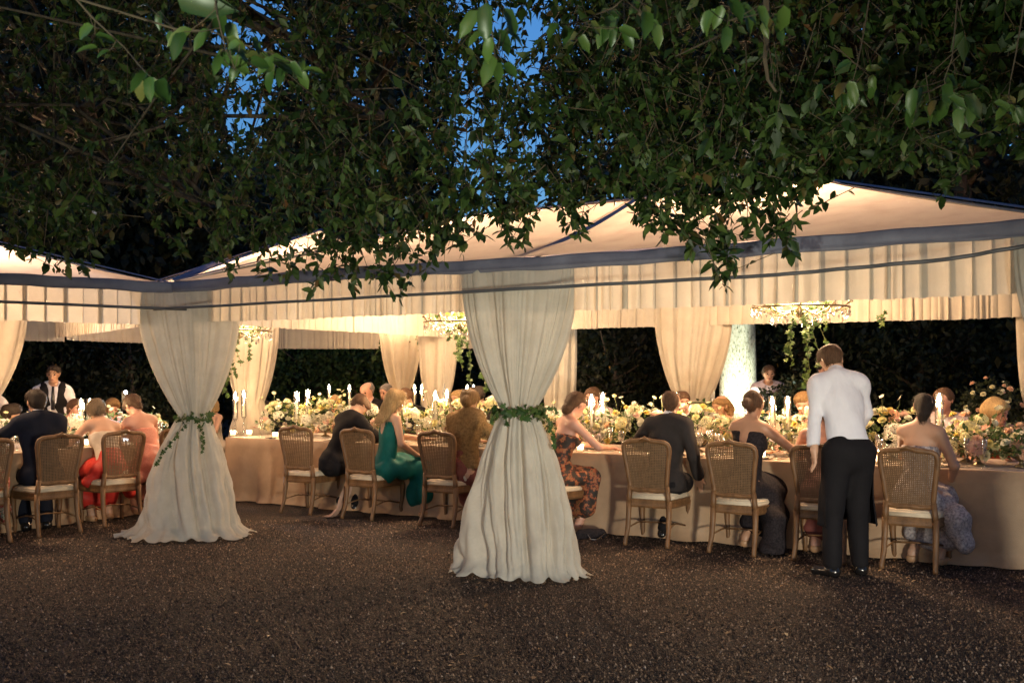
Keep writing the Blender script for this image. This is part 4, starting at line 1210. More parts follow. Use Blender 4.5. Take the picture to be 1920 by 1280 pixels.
def fmat(name, c, c2=None, tr=0.35):
    c2 = c2 or tuple(q * .86 for q in c)
    return pbr(name, [(0.0, c2), (1.0, c)], 0.55, rnd=True, transl=tr)
FM = {'cream': fmat('cream_petal', (.84, .80, .54)), 'white': fmat('white_petal', (.86, .86, .74)), 'yellow': fmat('yellow_petal', (.80, .62, .16), (.82, .70, .30)),
      'lemon': fmat('lemon_petal', (.80, .76, .42)), 'peach': fmat('peach_petal', (.80, .50, .34), (.82, .62, .48)), 'blush': fmat('blush_petal', (.78, .52, .46), (.80, .64, .56)), 'dusty': fmat('dusty_petal', (.42, .24, .20), (.55, .36, .30))}
FL = {}
for kind, fn in (('rose', rose_v), ('dahlia', dahlia_v), ('hydrangea', hydra_v), ('daisy', daisy_v)):
    for cn, mt in FM.items():
        V, F = fn(); FL[kind, cn] = new_mesh(kind, V, F, mt, kind != 'dahlia')
MIX = [('rose', 'cream', 5, .042), ('rose', 'white', 6, .042), ('rose', 'lemon', 4, .042), ('rose', 'yellow', 2.2, .038), ('rose', 'peach', 1.1, .040), ('rose', 'blush', .8, .036), ('hydrangea', 'white', 3.2, .070), ('hydrangea', 'lemon', 2.4, .065), ('hydrangea', 'cream', 1.5, .06),
       ('dahlia', 'cream', 1.2, .060), ('dahlia', 'blush', 1.0, .070), ('dahlia', 'peach', .6, .06), ('daisy', 'white', 3, .026), ('daisy', 'cream', 2, .026), ('rose', 'dusty', .5, .036)]
MW = np.array([m[2] for m in MIX]); MW = MW / MW.sum()
SMALL_V = LEAF_V
def put_flower(parent, kind, cn, pos, nrm, s, r):
    q = Vector(nrm).normalized().to_track_quat('Z', 'Y').to_matrix().to_4x4() @ Matrix.Rotation(r.random() * 6.28, 4, 'Z')
    o = link(kind, FL[kind, cn], parent)
    o.matrix_local = Matrix.Translation(Vector(pos)) @ q @ Matrix.Scale(s, 4)
    return o
def arrangement(label, p, rz, n=38, L=.38, W=.22, H=.36, seed=0, tall=3, over=None, big=None):
    r = np.random.default_rng(seed)
    t = thing('flower_arrangement', label, 'flower arrangement', p, rz, 'flower arrangements along the tables')
    mb = MB(); mb.lathe([(.0, 0.002), (.055, .002), (.05, .012), (.018, .03), (.016, .05), (.07, .075), (.11, .12), (.105, .12), (.0, .085)], 12)
    mb.build('bowl', M['brass'], t, smooth=True)
    wts = MW.copy()
    if over:
        for i, m in enumerate(MIX):
            if m[1] in over: wts[i] *= 4
        wts /= wts.sum()
    got = []
    tries = 0
    while len(got) < n and tries < 700:
        tries += 1
        d = r.normal(size=3); d /= np.linalg.norm(d)
        if d[2] < -0.12: continue
        i = r.choice(len(MIX), p=wts); kind, cn, _, s = MIX[i]
        s = s * r.uniform(.85, 1.3)
        pos = np.array((d[0] * L, d[1] * W, .11 + d[2] * (H - .08))) * r.uniform(.86, 1.06)
        if any(np.linalg.norm(pos - g) < (s + gs) * .74 for g, gs in got): continue
        got.append((pos, s))
        put_flower(t, kind, cn, pos, d + r.normal(size=3) * .25 + np.array((0, 0, .25)), s, r)
    if big: put_flower(t, *big[0], big[1], big[2], big[3], r)
    mb = MB()
    for k in range(tall):
        x, y = r.uniform(-.8, .8) * L, r.uniform(-.8, .8) * W; h = H + r.uniform(.05, .15)
        tp_ = Vector((x * 1.25 + r.normal() * .03, y * 1.25, h)); mb.tube([(x * .6, y * .6, .12), (x, y, H * .8), tp_], .0022, 4)
        put_flower(t, 'daisy', r.choice(['white', 'cream', 'lemon']), tp_, (r.normal() * .5, -.5 + r.normal() * .4, .8), r.uniform(.022, .032), r)
    m = 250
    d = rvec(m, r); d[:, 2] = np.abs(d[:, 2]) * 1.0 - .12
    P = d * np.array((L * 1.06, W * 1.12, H - .06)) * r.uniform(.62, 1.12, (m, 1)) + np.array((0, 0, .10))
    P[:, 2] = np.maximum(P[:, 2], .02)
    V, F = scatter(LEAF_V, LEAF_F, P, d + .6 * rvec(m, r), np.tile(np.array([[0, -.3, 1.0]]), (m, 1)) + .5 * r.normal(size=(m, 3)), r.uniform(.035, .07, m))
    tag(mk('foliage', V, F, M['green'], t), kind='stuff')
    if tall: tag(mb.build('stems', M['stem'], t), kind='stuff')
    return t
AZ = TZ + .006
marks = ['left end of the long table', 'beside the left hanging ivy', 'right of the first pair of tapers', 'left of the chair of the man in black', 'under the twin tapers left of the blonde', 'left of the long haired blonde', 'right of the long haired blonde',
         'left of the guest in fur', 'between the guest in fur and the middle drape', 'left of the middle drape garland', 'right of the middle drape', 'under the taper pair right of the middle drape', 'left of the man in charcoal', 'right of the man in charcoal', 'left of the woman with a bun', 'right of the woman with a bun', 'between the tapers and the waiter', 'behind the standing waiter', 'left of the bare backed woman', 'with a large blush dahlia near the right edge', 'at the right edge of the picture']
# spaced along the table, the marks follow from where each falls in the picture
ap = np.arange(-5.05, 3.95, .60)
desc = {}
LM = [(395, 'long table end beside the left corner drape'), (470, 'near the first glowing votives left of centre'), (530, 'behind the empty topped cane chair'), (590, 'behind the man in black leaning sideways'), (640, 'left of the blonde woman in teal'), (700, 'in front of the blonde woman in teal'), (760, 'between the blonde and the fur wrapped guest'),
      (830, 'in front of the fur wrapped guest'), (900, 'just left of the middle drape garland'), (960, 'hidden half behind the middle drape'), (1040, 'just right of the middle drape garland'), (1110, 'under the taper pair right of the middle drape'), (1180, 'left of the man in charcoal'), (1235, 'behind the man in charcoal'), (1290, 'right of the man in charcoal'), (1360, 'left of the woman with a bun'), (1440, 'right of the woman with a bun'), (1520, 'behind the waiter and chair beside him'), (1600, 'hidden behind the standing waiter'), (1680, 'left of the bare backed woman'), (1780, 'under the single taper at right'), (1870, 'near the right edge, with a large blush dahlia')]
used = set()
for i, a in enumerate(ap):
    p = T(2.88 + .05 * math.sin(i * 2.1), a, AZ)
    px = 960 + FP * p.x / p.y
    for x, lb in sorted(LM, key=lambda q: abs(q[0] - px)):
        if lb not in used: break
    used.add(lb)
    arrangement('cream and yellow flower arrangement ' + lb, p, math.atan2(U.y, U.x) + .1 * math.sin(i), n=52, H=.385 + .05 * math.sin(i * 1.7), seed=100 + i, tall=3 + i % 3,
                over=('dusty', 'blush') if 640 < px < 720 else (('blush', 'peach') if px > 1720 else None),
                )
arrangement('flower arrangement with a very large blush dahlia near the right edge', T(2.62, a_at(1835, 2.62), AZ), math.atan2(U.y, U.x), n=22, H=.27, L=.28, seed=150, tall=2, over=('cream', 'lemon'), big=(('dahlia', 'blush'), (0.0, -.21, .16), (0.1, -1, .35), .085))
arrangement('green leaved arrangement with coral blooms at the right edge', T(2.60, a_at(1915, 2.6), AZ), math.atan2(U.y, U.x), n=12, H=.24, L=.26, seed=151, tall=0, over=('peach',))
for i, (k, lb) in enumerate([(-.55, 'at the left edge of the picture'), (.15, 'on the left table behind the bearded man'), (.85, 'right of the man in navy'), (1.5, 'under the left taper pair'), (2.15, 'left of the bent ash haired woman'), (2.6, 'at the far end of the left table')]):
    p = TB2(.62, k, AZ)
    arrangement('cream and yellow flower arrangement ' + lb, p, math.atan2(UL.y, UL.x), n=24, H=.27, seed=170 + i, tall=2)
for i, (k, lb) in enumerate([(.5, 'left on the rear table'), (1.5, 'left of centre on the rear table'), (2.3, 'right of centre on the rear table'), (3.2, 'right on the rear table')]):
    arrangement('small pale flower arrangement ' + lb, TB3(.55, k, AZ), .1, n=14, H=.28, seed=180 + i, tall=1)

# rose bush at the right, behind the table
p = at(1858, 0, 9.75)
rb = bg_tree('rose_bush', 'big dark bush dotted with peach roses at the right, behind the table', p.x, p.y, (.42, .40, .46), 1.02, 1900, .06, 301, .03, group='rose bushes', cat='bush')
r_ = np.random.default_rng(5)
for k in range(46):
    d = rvec(1, r_)[0]
    if d[1] > .35: d[1] *= -1
    put_flower(rb, 'rose', ['peach', 'cream', 'blush', 'white'][k % 4], np.array((0, 0, 1.02)) + d * np.array((.42, .4, .46)) * r_.uniform(.9, 1.08), d, r_.uniform(.018, .034), r_)

# ================================================================== candles, glasses, plates
def candlestick(label, p, h=0.0, group='taper candles in glass chimneys', dim=1.0):
    t = thing('candlestick', label, 'candle', p, 0, group)
    s = .22 + h
    mb = MB(); mb.lathe([(0, .001), (.045, .001), (.045, .008), (.014, .02), (.010, .06), (.018, .09), (.009, .12), (.008, s - .05), (.018, s - .03), (.030, s - .01), (.040, s), (0, s)], 12); mb.build('stand', M['crystal'], t, smooth=True)
    mb = MB(); mb.lathe([(.0135, s + .002), (.0125, s + .245), (.004, s + .25), (.0, s + .248)], 10); mb.build('taper', M['wax'], t, smooth=True)
    mb = MB(); mb.lathe([(.034, s + .002), (.034, s + .33), (.0318, s + .33), (.0318, s + .006)], 16); mb.build('chimney', M['chimney'], t, smooth=True)
    mb = MB(); mb.lathe([(.001, s + .252), (.012, s + .262), (.018, s + .280), (.011, s + .306), (.001, s + .335)], 8); mb.build('flame', M['flame'], t, smooth=True)
    l = lamp('candle_light', (0, 0, s + .285), CANDLE_P * dim, (1.0, .58, .26), .03, t)
    return t
def on_table(px, d): return T(d, a_at(px, d), AZ)
for (px, d, h, lb) in [(441, 2.75, -.02, 'left taper of the pair beside the left hanging ivy'), (457, 2.95, 0, 'right taper of the pair beside the left hanging ivy'),
                       (556, 2.7, .0, 'left taper of the tall pair above the black suited man'), (577, 2.85, .02, 'right taper of the tall pair above the black suited man'),
                       (739, 2.70, 0, 'left taper of the pair right of the long haired blonde'), (757, 2.85, .0, 'right taper of the pair right of the long haired blonde'),
                       (816, 2.75, .02, 'left taper of the pair above the fur wrapped guest'), (838, 2.95, .03, 'right taper of the pair above the fur wrapped guest'),
                       (1109, 2.72, .0, 'left taper of the pair right of the middle drape'), (1130, 2.85, .02, 'right taper of the pair right of the middle drape'),
                       (1254, 2.70, -.02, 'left taper of the pair beside the charcoal suited man'), (1269, 2.88, .02, 'right taper of the pair beside the charcoal suited man'),
                       (1448, 2.68, .0, 'left taper of the pair between bun woman and waiter'), (1477, 2.85, .0, 'right taper of the pair between bun woman and waiter'),
                       (1761, 2.80, .04, 'single tall taper above the bare backed woman')]:
    candlestick(lb, on_table(px, d), h)
for (px, k, lb) in [(152, 1.5, 'left taper of the pair beside the man in navy'), (168, 1.62, 'right taper of the pair beside the man in navy')]:
    # meet the photo column along the left table
    kk = (px - 960) / FP
    b = O2 + NL * .5
    kt = (kk * b.y - b.x) / (UL.x - kk * UL.y)
    candlestick(lb, TB2(.5, kt, AZ), -.06)
for (px, lb) in [(617, 'left taper of the two far back on the rear table'), (655, 'right taper of the two far back on the rear table'), (777, 'left taper of the close rear pair by the slim drape'), (791, 'right taper of the close rear pair by the slim drape'), (876, 'left taper of the rear pair against the middle drape'), (888, 'right taper of the rear pair against the middle drape')]:
    kk = (px - 960) / FP; b = O3 + UY * .6
    kt = (kk * b.y - b.x) / (UX.x - kk * UX.y)
    candlestick(lb, TB3(.6, kt, AZ), .05)

def votive(label, p, power=.9):
    t = thing('votive_candle', label, 'candle', p, 0, 'votive candles in small glasses')
    mb = MB(); mb.lathe([(0, .002), (.030, .002), (.036, .07), (.034, .07), (.029, .008), (0, .008)], 14); mb.build('holder', M['frost'], t, smooth=True)
    mb = MB(); mb.lathe([(0, .009), (.026, .009), (.027, .03), (0, .031)], 10); mb.build('wax', M['wax'], t)
    mb = MB(); mb.lathe([(.001, .032), (.008, .04), (.007, .05), (.001, .062)], 8); mb.build('flame', M['votive_glow'], t, smooth=True)
    lamp('votive_light', (0, 0, .06), power, (1.0, .68, .38), .03, t)
    return t
for px, d, lb in [(437, 2.40, 'leftmost glowing votive on the long table'), (467, 2.55, 'second glowing votive from the left on the long table'), (516, 2.36, 'glowing votive just left of the first cane chair on the long table'), (1088, 2.34, 'glowing votive just right of the middle drape'), (1428, 2.36, 'glowing votive at the elbow of the woman with a bun'), (1640, 2.40, 'votive right of the standing waiter')]:
    votive(lb, on_table(px, d))
def l_table(px, d):
    kk = (px - 960) / FP; b = O2 + NL * d
    return TB2(d, (kk * b.y - b.x) / (UL.x - kk * UL.y), AZ)
for px, d, lb in [(163, .12, 'glowing votive right of the man in navy'), (272, .14, 'glowing votive between the two right chairs of the left table')]:
    votive(lb, l_table(px, d))

def glass_mesh(name, prof, seg=14):
    mb = MB(); mb.lathe(prof, seg); return mb.mesh(name, M['glass'], True)
WG = glass_mesh('wine_glass', [(0, .002), (.034, .002), (.032, .005), (.006, .010), (.0042, .03), (.004, .085), (.010, .095), (.028, .115), (.037, .145), (.034, .185), (.031, .205), (.0295, .205), (.035, .145), (.026, .118), (0, .100)])
FLU = glass_mesh('champagne_flute', [(0, .002), (.030, .002), (.028, .005), (.005, .010), (.0038, .03), (.0038, .095), (.010, .108), (.020, .14), (.023, .18), (.021, .235), (.0195, .235), (.0215, .18), (.0, .112)])
GOB = glass_mesh('water_goblet', [(0, .002), (.034, .002), (.032, .006), (.008, .012), (.007, .05), (.018, .062), (.036, .085), (.039, .12), (.036, .15), (.0345, .15), (.0375, .12), (.033, .086), (0, .068)])
FILL = {}
mb = MB(); mb.lathe([(0, .101), (.025, .119), (.034, .144), (0, .1445)], 14); FILL['red'] = mb.mesh('wine', M['wine'], True)
mb = MB(); mb.lathe([(0, .113), (.018, .140), (.0205, .170), (0, .1705)], 14); FILL['fizz'] = mb.mesh('wine', M['white_wine'], True)
def drink(kind, label, p, fill=None):
    me, nm, cat = {'w': (WG, 'wine_glass', 'wine glass'), 'f': (FLU, 'champagne_flute', 'champagne flute'), 'g': (GOB, 'water_goblet', 'water goblet')}[kind]
    o = tag(link(nm, me, loc=p, rot=(0, 0, random.random())), label, cat, 'glasses on the tables')
    if fill: link('wine', FILL[fill], o)
    return o
PLATE = None
mb = MB(); mb.lathe([(0, .003), (.085, .003), (.10, .008), (.138, .016), (.140, .019), (.10, .012), (.084, .007), (0, .007)], 28); PLATE = mb.mesh('dinner_plate', M['china'], True)
def cutlery(kind):
    mb = MB(); mb.box((0, 0, .004), (.014, .11, .003))
    if kind == 'fork':
        mb.box((0, .075, .005), (.008, .05, .003))
        for x in (-.009, -.003, .003, .009): mb.box((x, .125, .006), (.003, .045, .002))
        mb.box((0, .10, .006), (.022, .012, .002))
    else: mb.box((0, .11, .004), (.018, .12, .002), taper=.7)
    return mb.mesh(kind, M['silver'])
FORK, KNIFE = cutlery('fork'), cutlery('knife')
def seat_set(who, a, glasses='wfg', plate=True, dx=.20):
    p = T(2.40, a, AZ)
    if plate:
        tag(link('dinner_plate', PLATE, loc=p), 'white dinner plate in front of ' + who, 'plate', 'place settings')
        tag(link('fork', FORK, loc=T(2.40, a - .18, AZ), rot=(0, 0, PHI)), 'silver fork left of the plate of ' + who, 'fork', 'place settings')
        tag(link('knife', KNIFE, loc=T(2.40, a + .18, AZ), rot=(0, 0, PHI)), 'silver knife right of the plate of ' + who, 'knife', 'place settings')
    nm = {'w': 'tall stemmed wine glass', 'f': 'slim champagne flute', 'g': 'short water goblet', 'r': 'wine glass of red wine'}
    for i, k in enumerate(glasses):
        q = T(2.50 + .07 * i + .02 * random.random(), a + dx + .085 * i + .02 * random.random(), AZ)
        drink('w' if k == 'r' else k, nm[k] + ' right of ' + who, q, 'red' if k == 'r' else ('fizz' if k == 'f' else None))
WHO = {'E': 'the man in black', 'F': 'the long haired blonde', 'G': 'the fur wrapped guest', 'H': 'the man in charcoal', 'I': 'the woman with a bun', 'J': 'the woman beside the waiter', 'K': 'the bare backed woman'}
for k, gl in (('E', 'wfg'), ('F', 'wfg'), ('G', 'wfg'), ('H', 'wfg'), ('I', 'rwg'), ('J', 'wfg'), ('K', 'f')):
    seat_set(WHO[k], SEATS[k][2], gl)
for px, d, k, lb in [(1096, 2.5, 'w', 'wine glass in front of the taper pair right of the middle drape'), (1118, 2.55, 'g', 'goblet under the taper pair right of the middle drape'), (1145, 2.46, 'f', 'flute left of the man in charcoal'), (1165, 2.52, 'w', 'wine glass nearest the left shoulder of the man in charcoal'),
                     (1330, 2.42, 'f', 'flute just left of the woman with a bun'), (1345, 2.5, 'w', 'wine glass just left of the woman with a bun'), (490, 2.42, 'f', 'lone flute left of the first cane chair'), (1432, 2.6, 'f', 'flute beside the left taper near the waiter'), (1812, 2.38, 'f', 'empty flute left of the large blush dahlia'), (1846, 2.34, 'f', 'empty flute in front of the large blush dahlia'), (1650, 2.4, 'w', 'wine glass between waiter and bare backed woman'), (1886, 2.75, 'w', 'wine glass by the coral guest at right')]:
    drink(k, lb, on_table(px, d), 'fizz' if k == 'f' and px < 1500 else None)
for px, d, k, lb in [(32, .16, 'g', 'large goblet left of the man in navy'), (46, .28, 'w', 'wine glass left of the man in navy'), (168, .3, 'w', 'wine glass right of the man in navy'), (182, .24, 'g', 'goblet right of the man in navy'), (262, .22, 'w', 'wine glass behind the votive of the left table'), (284, .3, 'g', 'goblet near the far end of the left table'), (300, .26, 'w', 'wine glass nearest the left corner drape')]:
    drink(k, lb, l_table(px, d))
for px, d, lb in [(120, .2, 'the man in navy'), (190, .2, 'the bent ash haired woman'), (312, .2, 'the guest in coral sequins')]:
    tag(link('dinner_plate', PLATE, loc=l_table(px, d)), 'white dinner plate on the left table by ' + lb, 'plate', 'place settings')
def napkin(label, p, rz, seed):
    r = np.random.default_rng(seed); V = []
    for i in range(9):
        for j in range(7):
            V.append((i * .03 - .12 + r.normal() * .003, j * .02 - .06 + r.normal() * .003, .012 + .01 * math.sin(i * 1.9 + seed) * math.sin(j * 1.3) + .008 * r.random()))
    return tag(mk('napkin', np.array(V), grid_faces(9, 7), M['napkin'], smooth=True, loc=p, rot=(0, 0, rz)), label, 'napkin', 'crumpled napkins')
napkin('crumpled napkin on the table left of the two flutes at right', on_table(1775, 2.42), .2, 1)
napkin('crumpled napkin right of the man in charcoal', on_table(1310, 2.36), .8, 2)
mb = MB(); mb.box((0, 0, .006), (.075, .15, .009)); tag(mb.build('smartphone', M['black'], loc=on_table(507, 2.30), rot=(0, 0, .6)), 'dark phone lying near the edge left of the first cane chair', 'phone')

# ================================================================== chandeliers with ivy
def chandelier(label, p, power, seed, rad=.40):
    r = np.random.default_rng(seed)
    t = thing('chandelier', label, 'chandelier', p, r.random(), 'crystal chandeliers')
    mb = MB(); mb.tube([(rad * math.cos(a), rad * math.sin(a), 0) for a in np.linspace(0, 6.283, 33)[:-1]], .010, 6, closed=True)
    mb.tube([(rad * .55 * math.cos(a), rad * .55 * math.sin(a), .16) for a in np.linspace(0, 6.283, 25)[:-1]], .008, 6, closed=True)
    mb.lathe([(0, -.10), (.03, -.08), (.045, -.03), (.02, .05), (.03, .16), (.012, .3), (.006, .36), (.006, .9)], 10)
    mb.build('frame', M['brass'], t, smooth=True)
    for k in range(8):
        a = 6.283 * k / 8
        mb = MB(); mb.tube([(.03 * math.cos(a), .03 * math.sin(a), .0), (.2 * math.cos(a), .2 * math.sin(a), -.07), (.34 * math.cos(a), .34 * math.sin(a), -.02), (rad * math.cos(a), rad * math.sin(a), .05)], .007, 6)
        mb.lathe([(.0, .05), (.025, .05), (.022, .065), (.009, .065), (.009, .12), (0, .12)], 8, (rad * math.cos(a), rad * math.sin(a), 0))
        arm = mb.build('arm', M['brass'], t, smooth=True)
        mb = MB(); mb.lathe([(.001, .122), (.012, .14), (.010, .165), (.001, .185)], 8, (rad * math.cos(a), rad * math.sin(a), 0)); mb.build('bulb', M['bulb'], arm, smooth=True)
    dm = MB(); dm.lathe([(0, -.05), (.011, -.032), (.013, -.022), (.004, -.004), (.0015, .01)], 6); dr = dm.mesh('crystal_drop', M['crystal'])
    for k in range(40):
        a = 6.283 * k / 40; link('crystal_drop', dr, t, loc=(rad * math.cos(a), rad * math.sin(a), -.02 - .02 * (k % 2)))
    for k in range(18):
        a = 6.283 * k / 18; link('crystal_drop', dr, t, loc=(rad * .6 * math.cos(a), rad * .6 * math.sin(a), -.08 - .02 * (k % 3)))
    gm = MB(); gm.lathe([(0, -.009), (.008, 0), (0, .009)], 5); bead = MB()
    for k in range(8):
        a0 = 6.283 * k / 8; a1 = 6.283 * (k + 1) / 8
        for j in range(10):
            v = (j + .5) / 10; a = a0 + (a1 - a0) * v; z = .05 - .16 * math.sin(math.pi * v)
            bead.add([(x + rad * .98 * math.cos(a), y + rad * .98 * math.sin(a), q + z) for x, y, q in gm.V], gm.F)
    tag(bead.build('bead_swags', M['crystal'], t), kind='stuff')
    lamp('chandelier_light', (0, 0, .20), power, WARM, .20, t)
    return t
def hanging_ivy(label, p, strands, seed, crown=30, size=.055, spread=.3):
    r = np.random.default_rng(seed)
    t = thing('hanging_ivy', label, 'ivy', p, 0, 'ivy hanging from chandeliers')
    mb = MB()
    for (x, y, L) in strands:
        pts = []; q = Vector((x * .6, y * .6, .04))
        n = max(4, int(L / .06))
        for i in range(n + 1):
            pts.append(q.copy()); q = q + Vector((r.normal() * .018 + x * .05, r.normal() * .018, -L / n + (0.02 if i < 1 else 0)))
        mb.tube(pts, .0028, 4)
        m = int(L * 36)
        for i in range(m):
            v = r.random() * (len(pts) - 1.001); k = int(v); b = pts[k].lerp(pts[k + 1], v - k)
            d = np.array((r.normal(), r.normal() * .6 - .3, -.35 + .4 * r.normal()))
            leaf_part(IVY_ME, 'leaf', t, b, d, np.array((r.normal() * .5, -1.0, .5)), size * r.uniform(.55, 1.2))
    for i in range(crown):
        a = r.random() * 6.28; q = spread * r.random() ** .5
        leaf_part(IVY_ME, 'leaf', t, (q * math.cos(a), q * math.sin(a), .02 + .06 * r.random()), rvec(1, r)[0], np.array((r.normal() * .5, -.8, .7)), size * r.uniform(.7, 1.2))
    mb.build('vine', M['stem'], t)
    return t
cA = T(2.85, a_at(1500, 2.85), 2.13); cB = T(2.85, a_at(862, 2.85), 2.10); cC = at(448, 0, 12.4); cC.z = 2.06; cD = Vector((-1.75, 15.6, 2.30)); cE = TB2(.6, .1, 2.12)
chandelier('large crystal chandelier above the table left of the waiter', cA, CHAND_P, 1, .44)
chandelier('crystal chandelier beside the top of the middle drape', cB, CHAND_P, 2)
chandelier('crystal chandelier with heavy ivy right of the left corner drape', cC, CHAND_P * .55, 3)
chandelier('crystal chandelier over the rear table by the slim drape', cD, CHAND_P * .55, 4)
chandelier('crystal chandelier over the left table', cE, CHAND_P * .75, 5)
hanging_ivy('long ivy trails hanging left of the bending waiter', cA, [(-.14, -.1, .55), (-.08, 0, .62), (.02, -.1, .75), (.08, .05, .80), (.2, -.1, .5), (.36, 0, .28), (-.35, 0, .14), (.12, -.2, .6)], 1, 34)
hanging_ivy('ivy trails hanging left of the middle drape', cB, [(-.18, 0, .25), (-.05, -.1, .42), (.06, 0, .6), (.14, -.1, .75), (.22, 0, .85), (.28, .1, .7), (0, .2, .5)], 2, 60)
hanging_ivy('thick ivy trails hanging right of the left corner drape', cC, [(-.3, 0, .95), (-.22, -.1, .85), (-.15, .1, .9), (-.05, 0, .5), (.02, -.1, .62), (.1, .1, .4), (.2, 0, .25), (.3, 0, .12), (-.28, -.15, .8), (-.1, -.2, .7)], 3, 60)
hanging_ivy('ivy trails hanging over the slim back drape', cD, [(-.3, 0, .6), (-.25, .1, .45), (-.1, 0, .28), (.05, .1, .5), (.18, 0, .35), (.3, 0, .6), (.33, .1, .4)], 4, 40)
hanging_ivy('short ivy trail at the inner edge of the left corner drape', at(285, 668, 11.2), [(0, 0, .22), (.03, 0, .14)], 6, 3, .04, .05)
hanging_ivy('ivy sprig dangling from the valance right of the waiter', at(1652, 604, 9.6), [(0, 0, .10), (.04, 0, .06)], 7, 4, .05, .05)
# ================================================================== people: smooth bodies from blended limbs
def surface_nets(D, o, h):
    s = D < 0
    c = np.zeros(tuple(n - 1 for n in D.shape), np.int8)
    nx, ny, nz = c.shape
    for i in (0, 1):
        for j in (0, 1):
            for k in (0, 1): c += s[i:i + nx, j:j + ny, k:k + nz]
    act = (c > 0) & (c < 8)
    ijk = np.argwhere(act); n = len(ijk)
    idx = np.full(c.shape, -1, np.int64); idx[act] = np.arange(n)
    corners = [(i, j, k) for i in (0, 1) for j in (0, 1) for k in (0, 1)]
    vals = {q: D[ijk[:, 0] + q[0], ijk[:, 1] + q[1], ijk[:, 2] + q[2]] for q in corners}
    acc = np.zeros((n, 3)); num = np.zeros(n)
    for q0 in corners:
        for ax in range(3):
            if q0[ax]: continue
            q1 = list(q0); q1[ax] = 1; q1 = tuple(q1)
            d0, d1 = vals[q0], vals[q1]
            x = (d0 < 0) != (d1 < 0)
            t = np.where(x, d0 / np.where(x, d0 - d1, 1), 0)
            p = np.tile(np.array(q0, float), (n, 1)); p[:, ax] += t
            acc[x] += p[x]; num[x] += 1
    V = o + h * (ijk + acc / num[:, None])
    quads = []
    for ax in range(3):
        b, c_ = [(1, 2), (2, 0), (0, 1)][ax]
        sl0 = [slice(None)] * 3; sl1 = [slice(None)] * 3
        sl0[ax] = slice(0, -1); sl1[ax] = slice(1, None)
        s0 = s[tuple(sl0)]; s1 = s[tuple(sl1)]
        e = np.argwhere(s0 != s1)
        lim = np.array(c.shape)
        ok = (e[:, b] > 0) & (e[:, c_] > 0) & (e[:, b] < lim[b]) & (e[:, c_] < lim[c_]) & (e[:, ax] < lim[ax])
        e = e[ok]
        ib = np.zeros(3, int); ib[b] = 1; ic = np.zeros(3, int); ic[c_] = 1
        g = lambda q: idx[q[:, 0], q[:, 1], q[:, 2]]
        Q = np.stack([g(e - ib - ic), g(e - ic), g(e), g(e - ib)], -1)
        inside = s[e[:, 0], e[:, 1], e[:, 2]]
        Q[~inside] = Q[~inside][:, ::-1]
        quads.append(Q)
    return V, np.concatenate(quads)

def cap(a, b, ra, rb=None, flat=1.0, fd=(0, 1, 0), k=0.02):
    return (np.array(a, float), np.array(b, float), ra, ra if rb is None else rb, flat, np.array(fd, float), k)
def cap_d(X, Y, Zz, c):
    a, b, ra, rb, flat, fd, k = c
    ba = b - a; L2 = max(float(ba @ ba), 1e-9)
    px, py, pz = X - a[0], Y - a[1], Zz - a[2]
    t = np.clip((px * ba[0] + py * ba[1] + pz * ba[2]) / L2, 0, 1)
    qx, qy, qz = px - t * ba[0], py - t * ba[1], pz - t * ba[2]
    if flat != 1.0:
        m = (qx * fd[0] + qy * fd[1] + qz * fd[2]) * (1 / flat - 1)
        qx, qy, qz = qx + fd[0] * m, qy + fd[1] * m, qz + fd[2] * m
    return (np.sqrt(qx * qx + qy * qy + qz * qz) - (ra + (rb - ra) * t)) * min(1.0, (1 + flat) / 2)
def solid(name, caps, h, mat, parent, subs=(), cuts=(), wrinkle=0.0, seed=0):
    """union of capsules -> one smooth mesh. subs: capsules taken away; cuts: (normal, offset) keeps n.p < offset"""
    lo = np.min([np.minimum(c[0], c[1]) - max(c[2], c[3]) * max(1, c[4]) for c in caps], 0) - 3 * h
    hi = np.max([np.maximum(c[0], c[1]) + max(c[2], c[3]) * max(1, c[4]) for c in caps], 0) + 3 * h
    n = np.ceil((hi - lo) / h).astype(int) + 1
    D = np.full(n, 10.0, np.float32)
    ax = [lo[i] + h * np.arange(n[i]) for i in range(3)]
    for c in caps:
        m = max(c[2], c[3]) * max(1, c[4]) + c[6] + 3 * h
        l = np.floor((np.minimum(c[0], c[1]) - m - lo) / h).astype(int).clip(0); u = (np.ceil((np.maximum(c[0], c[1]) + m - lo) / h).astype(int) + 1)
        sl = tuple(slice(int(l[i]), int(min(u[i], n[i]))) for i in range(3))
        d = cap_d(ax[0][sl[0]][:, None, None], ax[1][sl[1]][None, :, None], ax[2][sl[2]][None, None, :], c).astype(np.float32)
        D0 = D[sl]; k = c[6]
        hh = np.clip(.5 + .5 * (d - D0) / k, 0, 1)
        D[sl] = d * (1 - hh) + D0 * hh - k * hh * (1 - hh)
    X, Y, Z_ = ax[0][:, None, None], ax[1][None, :, None], ax[2][None, None, :]
    if wrinkle:
        r = np.random.default_rng(seed)
        w_ = np.zeros(n, np.float32)
        for f in (14, 23, 37, 52):
            v = r.normal(size=3); v /= np.linalg.norm(v); p = r.random() * 6.28
            w_ = w_ + np.sin(f * (v[0] * X + v[1] * Y + v[2] * Z_) + p + 1.2 * np.sin(11 * (v[1] * X + v[2] * Y + v[0] * Z_))).astype(np.float32) * (14 / f) ** .6
        D = D + wrinkle * w_ * .5
    for c in subs:
        D = np.maximum(D, -cap_d(X, Y, Z_, c))
    for nv, off in cuts:
        D = np.maximum(D, (X * nv[0] + Y * nv[1] + Z_ * nv[2] - off))
    V, F = surface_nets(D.astype(np.float64), lo, h)
    if len(F) == 0: return None
    return mk(name, V, F, mat, parent, smooth=True)

